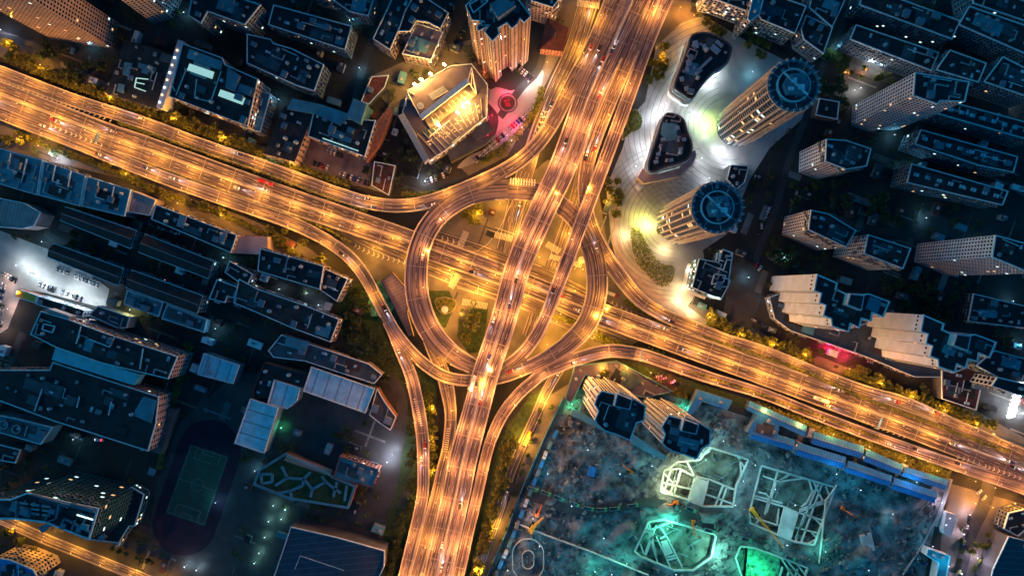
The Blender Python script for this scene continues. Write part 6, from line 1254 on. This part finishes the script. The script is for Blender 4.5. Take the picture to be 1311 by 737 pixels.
spot_lamps([(30,340),(60,365),(85,378),(108,390),(125,388),(45,350),(100,372)], 8, 2600 * KL, (.82, .95, 1), 'w', 'bright white lamp in the yard in front of the lit shed', 'white yard lamps'); spot_lamps([(40,473),(48,480),(36,484)], 9, 6500 * KL, (.6, .9, 1), 'w', 'cold white floodlight on the factory flank', 'factory floodlights', name='floodlight')
spot_lamps([(12,362),(18,395),(8,425)], 7, 1800 * KL, (1, .6, .45), 'w', 'warm white lamp among the parked cars at the left edge', 'lamps among the left cars'); spot_lamps([(33,374)], 8.5, 900, (1, .4, .08), 'o', 'orange lamp over the glowing kiosk roof', None)
spot_lamps([(505,578),(498,588)], 8, 5000 * KL, (.75, .82, 1), 'w', 'blinding white lamp by the school gate', 'lamps by the school gate', name='floodlight'); spot_lamps([(480,238),(545,233)], 5, 2600 * KL, (.8, .9, 1), 'w', 'white lamp at the small canopy under the highway bend', 'lamps under the highway bend')
spot_lamps([(490,170),(498,160),(480,190)], 6, 1800 * KL, (.6, 1, .9), 'w', 'pale lamp in the alley right of the shop building', 'alley lamps'); spot_lamps([(493,385)], 3, 2600 * KL, (.05, 1, .45), 'g', 'green lamp under the green canopy', None, name='canopy_lamp')
spot_lamps([(395,375),(410,390),(360,370)], 5, 500 * KL, COOL, 'w', 'small cool lamp behind the paired blocks', 'lamps behind the paired blocks'); spot_lamps([(172,396)], 6, 1500, (.9, .9, .3), 'w', 'pale yellow lamp beside the blue sheds', None); spot_lamps([(362,546)], 4, 600, (.1, 1, .4), 'g', 'small green lamp at the corner of the tall white roofed hall', None)
spot_lamps([(352,645),(346,665),(341,685),(334,705),(328,718),(367,650),(362,662)], 4, 420 * KL, (.4, 1, .8), 'w', 'small pale lamp in the lamp line beside the seamed roof hall', 'lamp line beside the seamed roof hall'); spot_lamps([(255,726),(240,722)], 5, 900, COOL, 'w', 'cool lamp at the bottom gate of the schoolyard', 'gate lamps')
spot_lamps([(70,198),(80,205),(74,202)], 6, 2200 * KL, (.75, .8, 1), 'w', 'white lamp south of the west highway', 'white lamps south of the highway'); spot_lamps([(140,52),(8,42)], 6, 1400, (.6, .7, 1), 'w', 'cool lamp at the foot of the corner tower', 'cool corner lamps'); spot_lamps([(1172,480),(1160,478)], 7, 4200, (.6, .9, 1), 'w', 'cold white lamp at the end of the comb podium', 'lamps at the podium end')
spot_lamps([(1300,500),(1298,512),(1296,524),(1305,528)], 5, 6000 * KL, (.9, .93, 1), 'w', 'brilliant white sign lamp beside the window grid tower', 'sign lamps by the window grid tower'); spot_lamps([(1098,115),(1090,118),(1112,82),(1125,86)], 5, 2600 * KL, (.95, .9, .85), 'w', 'white lamp between the long dark flats and the white slab tower', 'lamps by the white slab tower')
spot_lamps([(1258,118),(1290,128),(1268,122)], 6, 3200 * KL, (.8, .95, 1), 'w', 'white lamp between the right edge flats', 'lamps between the right edge flats'); spot_lamps([(1105,92),(1080,95)], 4, 1500, (1, .35, .12), 'o', 'orange lamp in the lit green strip', 'orange strip lamps')
spot_lamps([(1068,62),(1000,50),(960,95),(1235,60),(1175,20),(1205,195),(1165,215),(1250,160),(1140,175),(1000,330),(1250,315),(1180,280),(1030,250),(1290,385),(1300,440),(955,355),(980,385),(450,30),(462,90),(410,60),(360,130),(240,20),(120,60),(300,30),(350,210),(60,310),(150,300),(290,330),(280,420),(190,560),(100,560),(20,500),(260,300),(330,600),(280,640),(420,600),(440,480)], 6, 700 * KL, (.25, .75, 1), 'w', 'small cool lamp post in the dark residential yards', 'small lamps in the dark yards')
spot_lamps([(1235,655),(1228,680),(1245,710),(1225,730),(1262,700),(1200,640)], 6, 2200 * KL, (.95, .75, .95), 'w', 'lilac white lamp in the bottom right yard', 'yard lamps bottom right'); spot_lamps([(1210,660),(1205,668)], 6, 2500 * KL, (.5, 1, .9), 'w', 'pale lamp beside the gatehouse', 'gatehouse lamps')
# site floodlights, and masts added for cool fill light
spot_lamps([(913,706)], 11, 16000, (.25, 1, .72), 'g', 'brilliant green white floodlight at the corner of the green floodlit pit', None, name='floodlight'); spot_lamps([(858,668),(852,672)], 7, 7000, (.1, 1, .65), 'g', 'green floodlight at the west end of the green floodlit pit', 'green floodlights', name='floodlight')
spot_lamps([(958,722),(975,735)], 8, 5200, (.06, 1, .5), 'g', 'green floodlight over the green net', 'floodlights over the net', name='floodlight'); spot_lamps([(862,612),(850,625),(875,600)], 7, 4200, (.85, 1, .5), 'w', 'pale yellow floodlight over the yellow lit struts', 'pale yellow floodlights', name='floodlight')
spot_lamps([(900,585)], 8, 4500, (.4, 1, .75), 'g', 'green white floodlight over the open pit floor', None, name='floodlight'); spot_lamps([(732,516)], 4, 1900, (.02, 1, .4), 'g', 'green lamp behind the hoarding corner', None, name='floodlight'); spot_lamps([(876,520)], 4, 900, (.02, 1, .5), 'g', 'green lamp behind the second comb tower', None, name='floodlight')
spot_lamps([(935,640),(985,620),(960,590),(1010,640),(920,560),(1000,690),(945,610)], 12, 2000, (.25, .9, 1), 'w', 'added cool fill light mast around the two braced pits', 'added cool masts around the pits', name='floodlight'); spot_lamps([(1090,620),(1130,650),(1180,690),(1100,720),(1060,600),(1160,610),(1200,715)], 14, 1400, (.03, .6, .95), 'w', 'added blue fill light mast on the eastern open earth', 'added blue masts in the east of the site', name='floodlight')  # masts are added to lift the dark site with cool light
spot_lamps([(700,600),(750,570),(790,600),(730,640),(690,690),(770,680),(830,590),(650,720),(780,725),(860,725),(720,730)], 14, 1400, (.04, .7, .95), 'w', 'added blue fill light mast in the western half of the site', 'added blue masts in the west of the site', name='floodlight'); spot_lamps([(800,715),(760,725),(1050,700)], 9, 2600, (.1, 1, .75), 'g', 'turquoise floodlight at the south side of the site', 'turquoise floodlights', name='floodlight')  # blue masts are made up to tint the western earth
spot_lamps([(682,660)], 6, 900, (1, .7, .6), 'w', 'small warm lamp at the piling crane', None)
spot_lamps([(1240,555+10),(1285,585)], 7, 1500, ORANGE, 'o', 'orange lamp at the north-east corner of the highway', 'orange corner lamps')
# floodlights of the hall
fb = MB(); fb.box((0, 0, 0), (.5, 1.6, 1.1)); fm = fb.mesh('flood_face', M['bulb_flood'])
for i, (x, y, h_, s, e) in enumerate(FLOODS):
    X, Y, Z = W(*P(ZL, [(x, y)])[0], h_); r_ = empty('floodlight', (X, Y, h_ - 3)); tag(r_, ['golden floodlight at the north corner of the hall roof', 'golden floodlight second from the north on the hall edge', 'golden floodlight in the brightest cluster on the hall edge, right one', 'golden floodlight in the brightest cluster on the hall edge, left one', 'single golden floodlight at the west end of the hall terrace', 'golden floodlight in the middle of the hall terrace', 'golden floodlight at the right end of the terrace, outer one', 'golden floodlight at the right end of the terrace, inner one'][i], 'floodlight', None)
    newobj('pole', POLE, r_, scale=(1.6, 1.6, 3)); b = MB(); b.box((0, 0, 3.4), (1.5 * s, 1.0, 1.1), .5); b.box((.9 * s, -.8, 3.4), (1.1 * s, .9, .9), .5); b.build('lamp_glass', M['bulb_flood'], r_)
    o = bpy.data.objects.new('flood_light', light('P', 8500 * e, (1, .45, .07), .5)); COL.objects.link(o); o.parent = r_; o.location = (0, 0, 6.6)
print('lamps', NL[0], 'objects', len(bpy.data.objects))
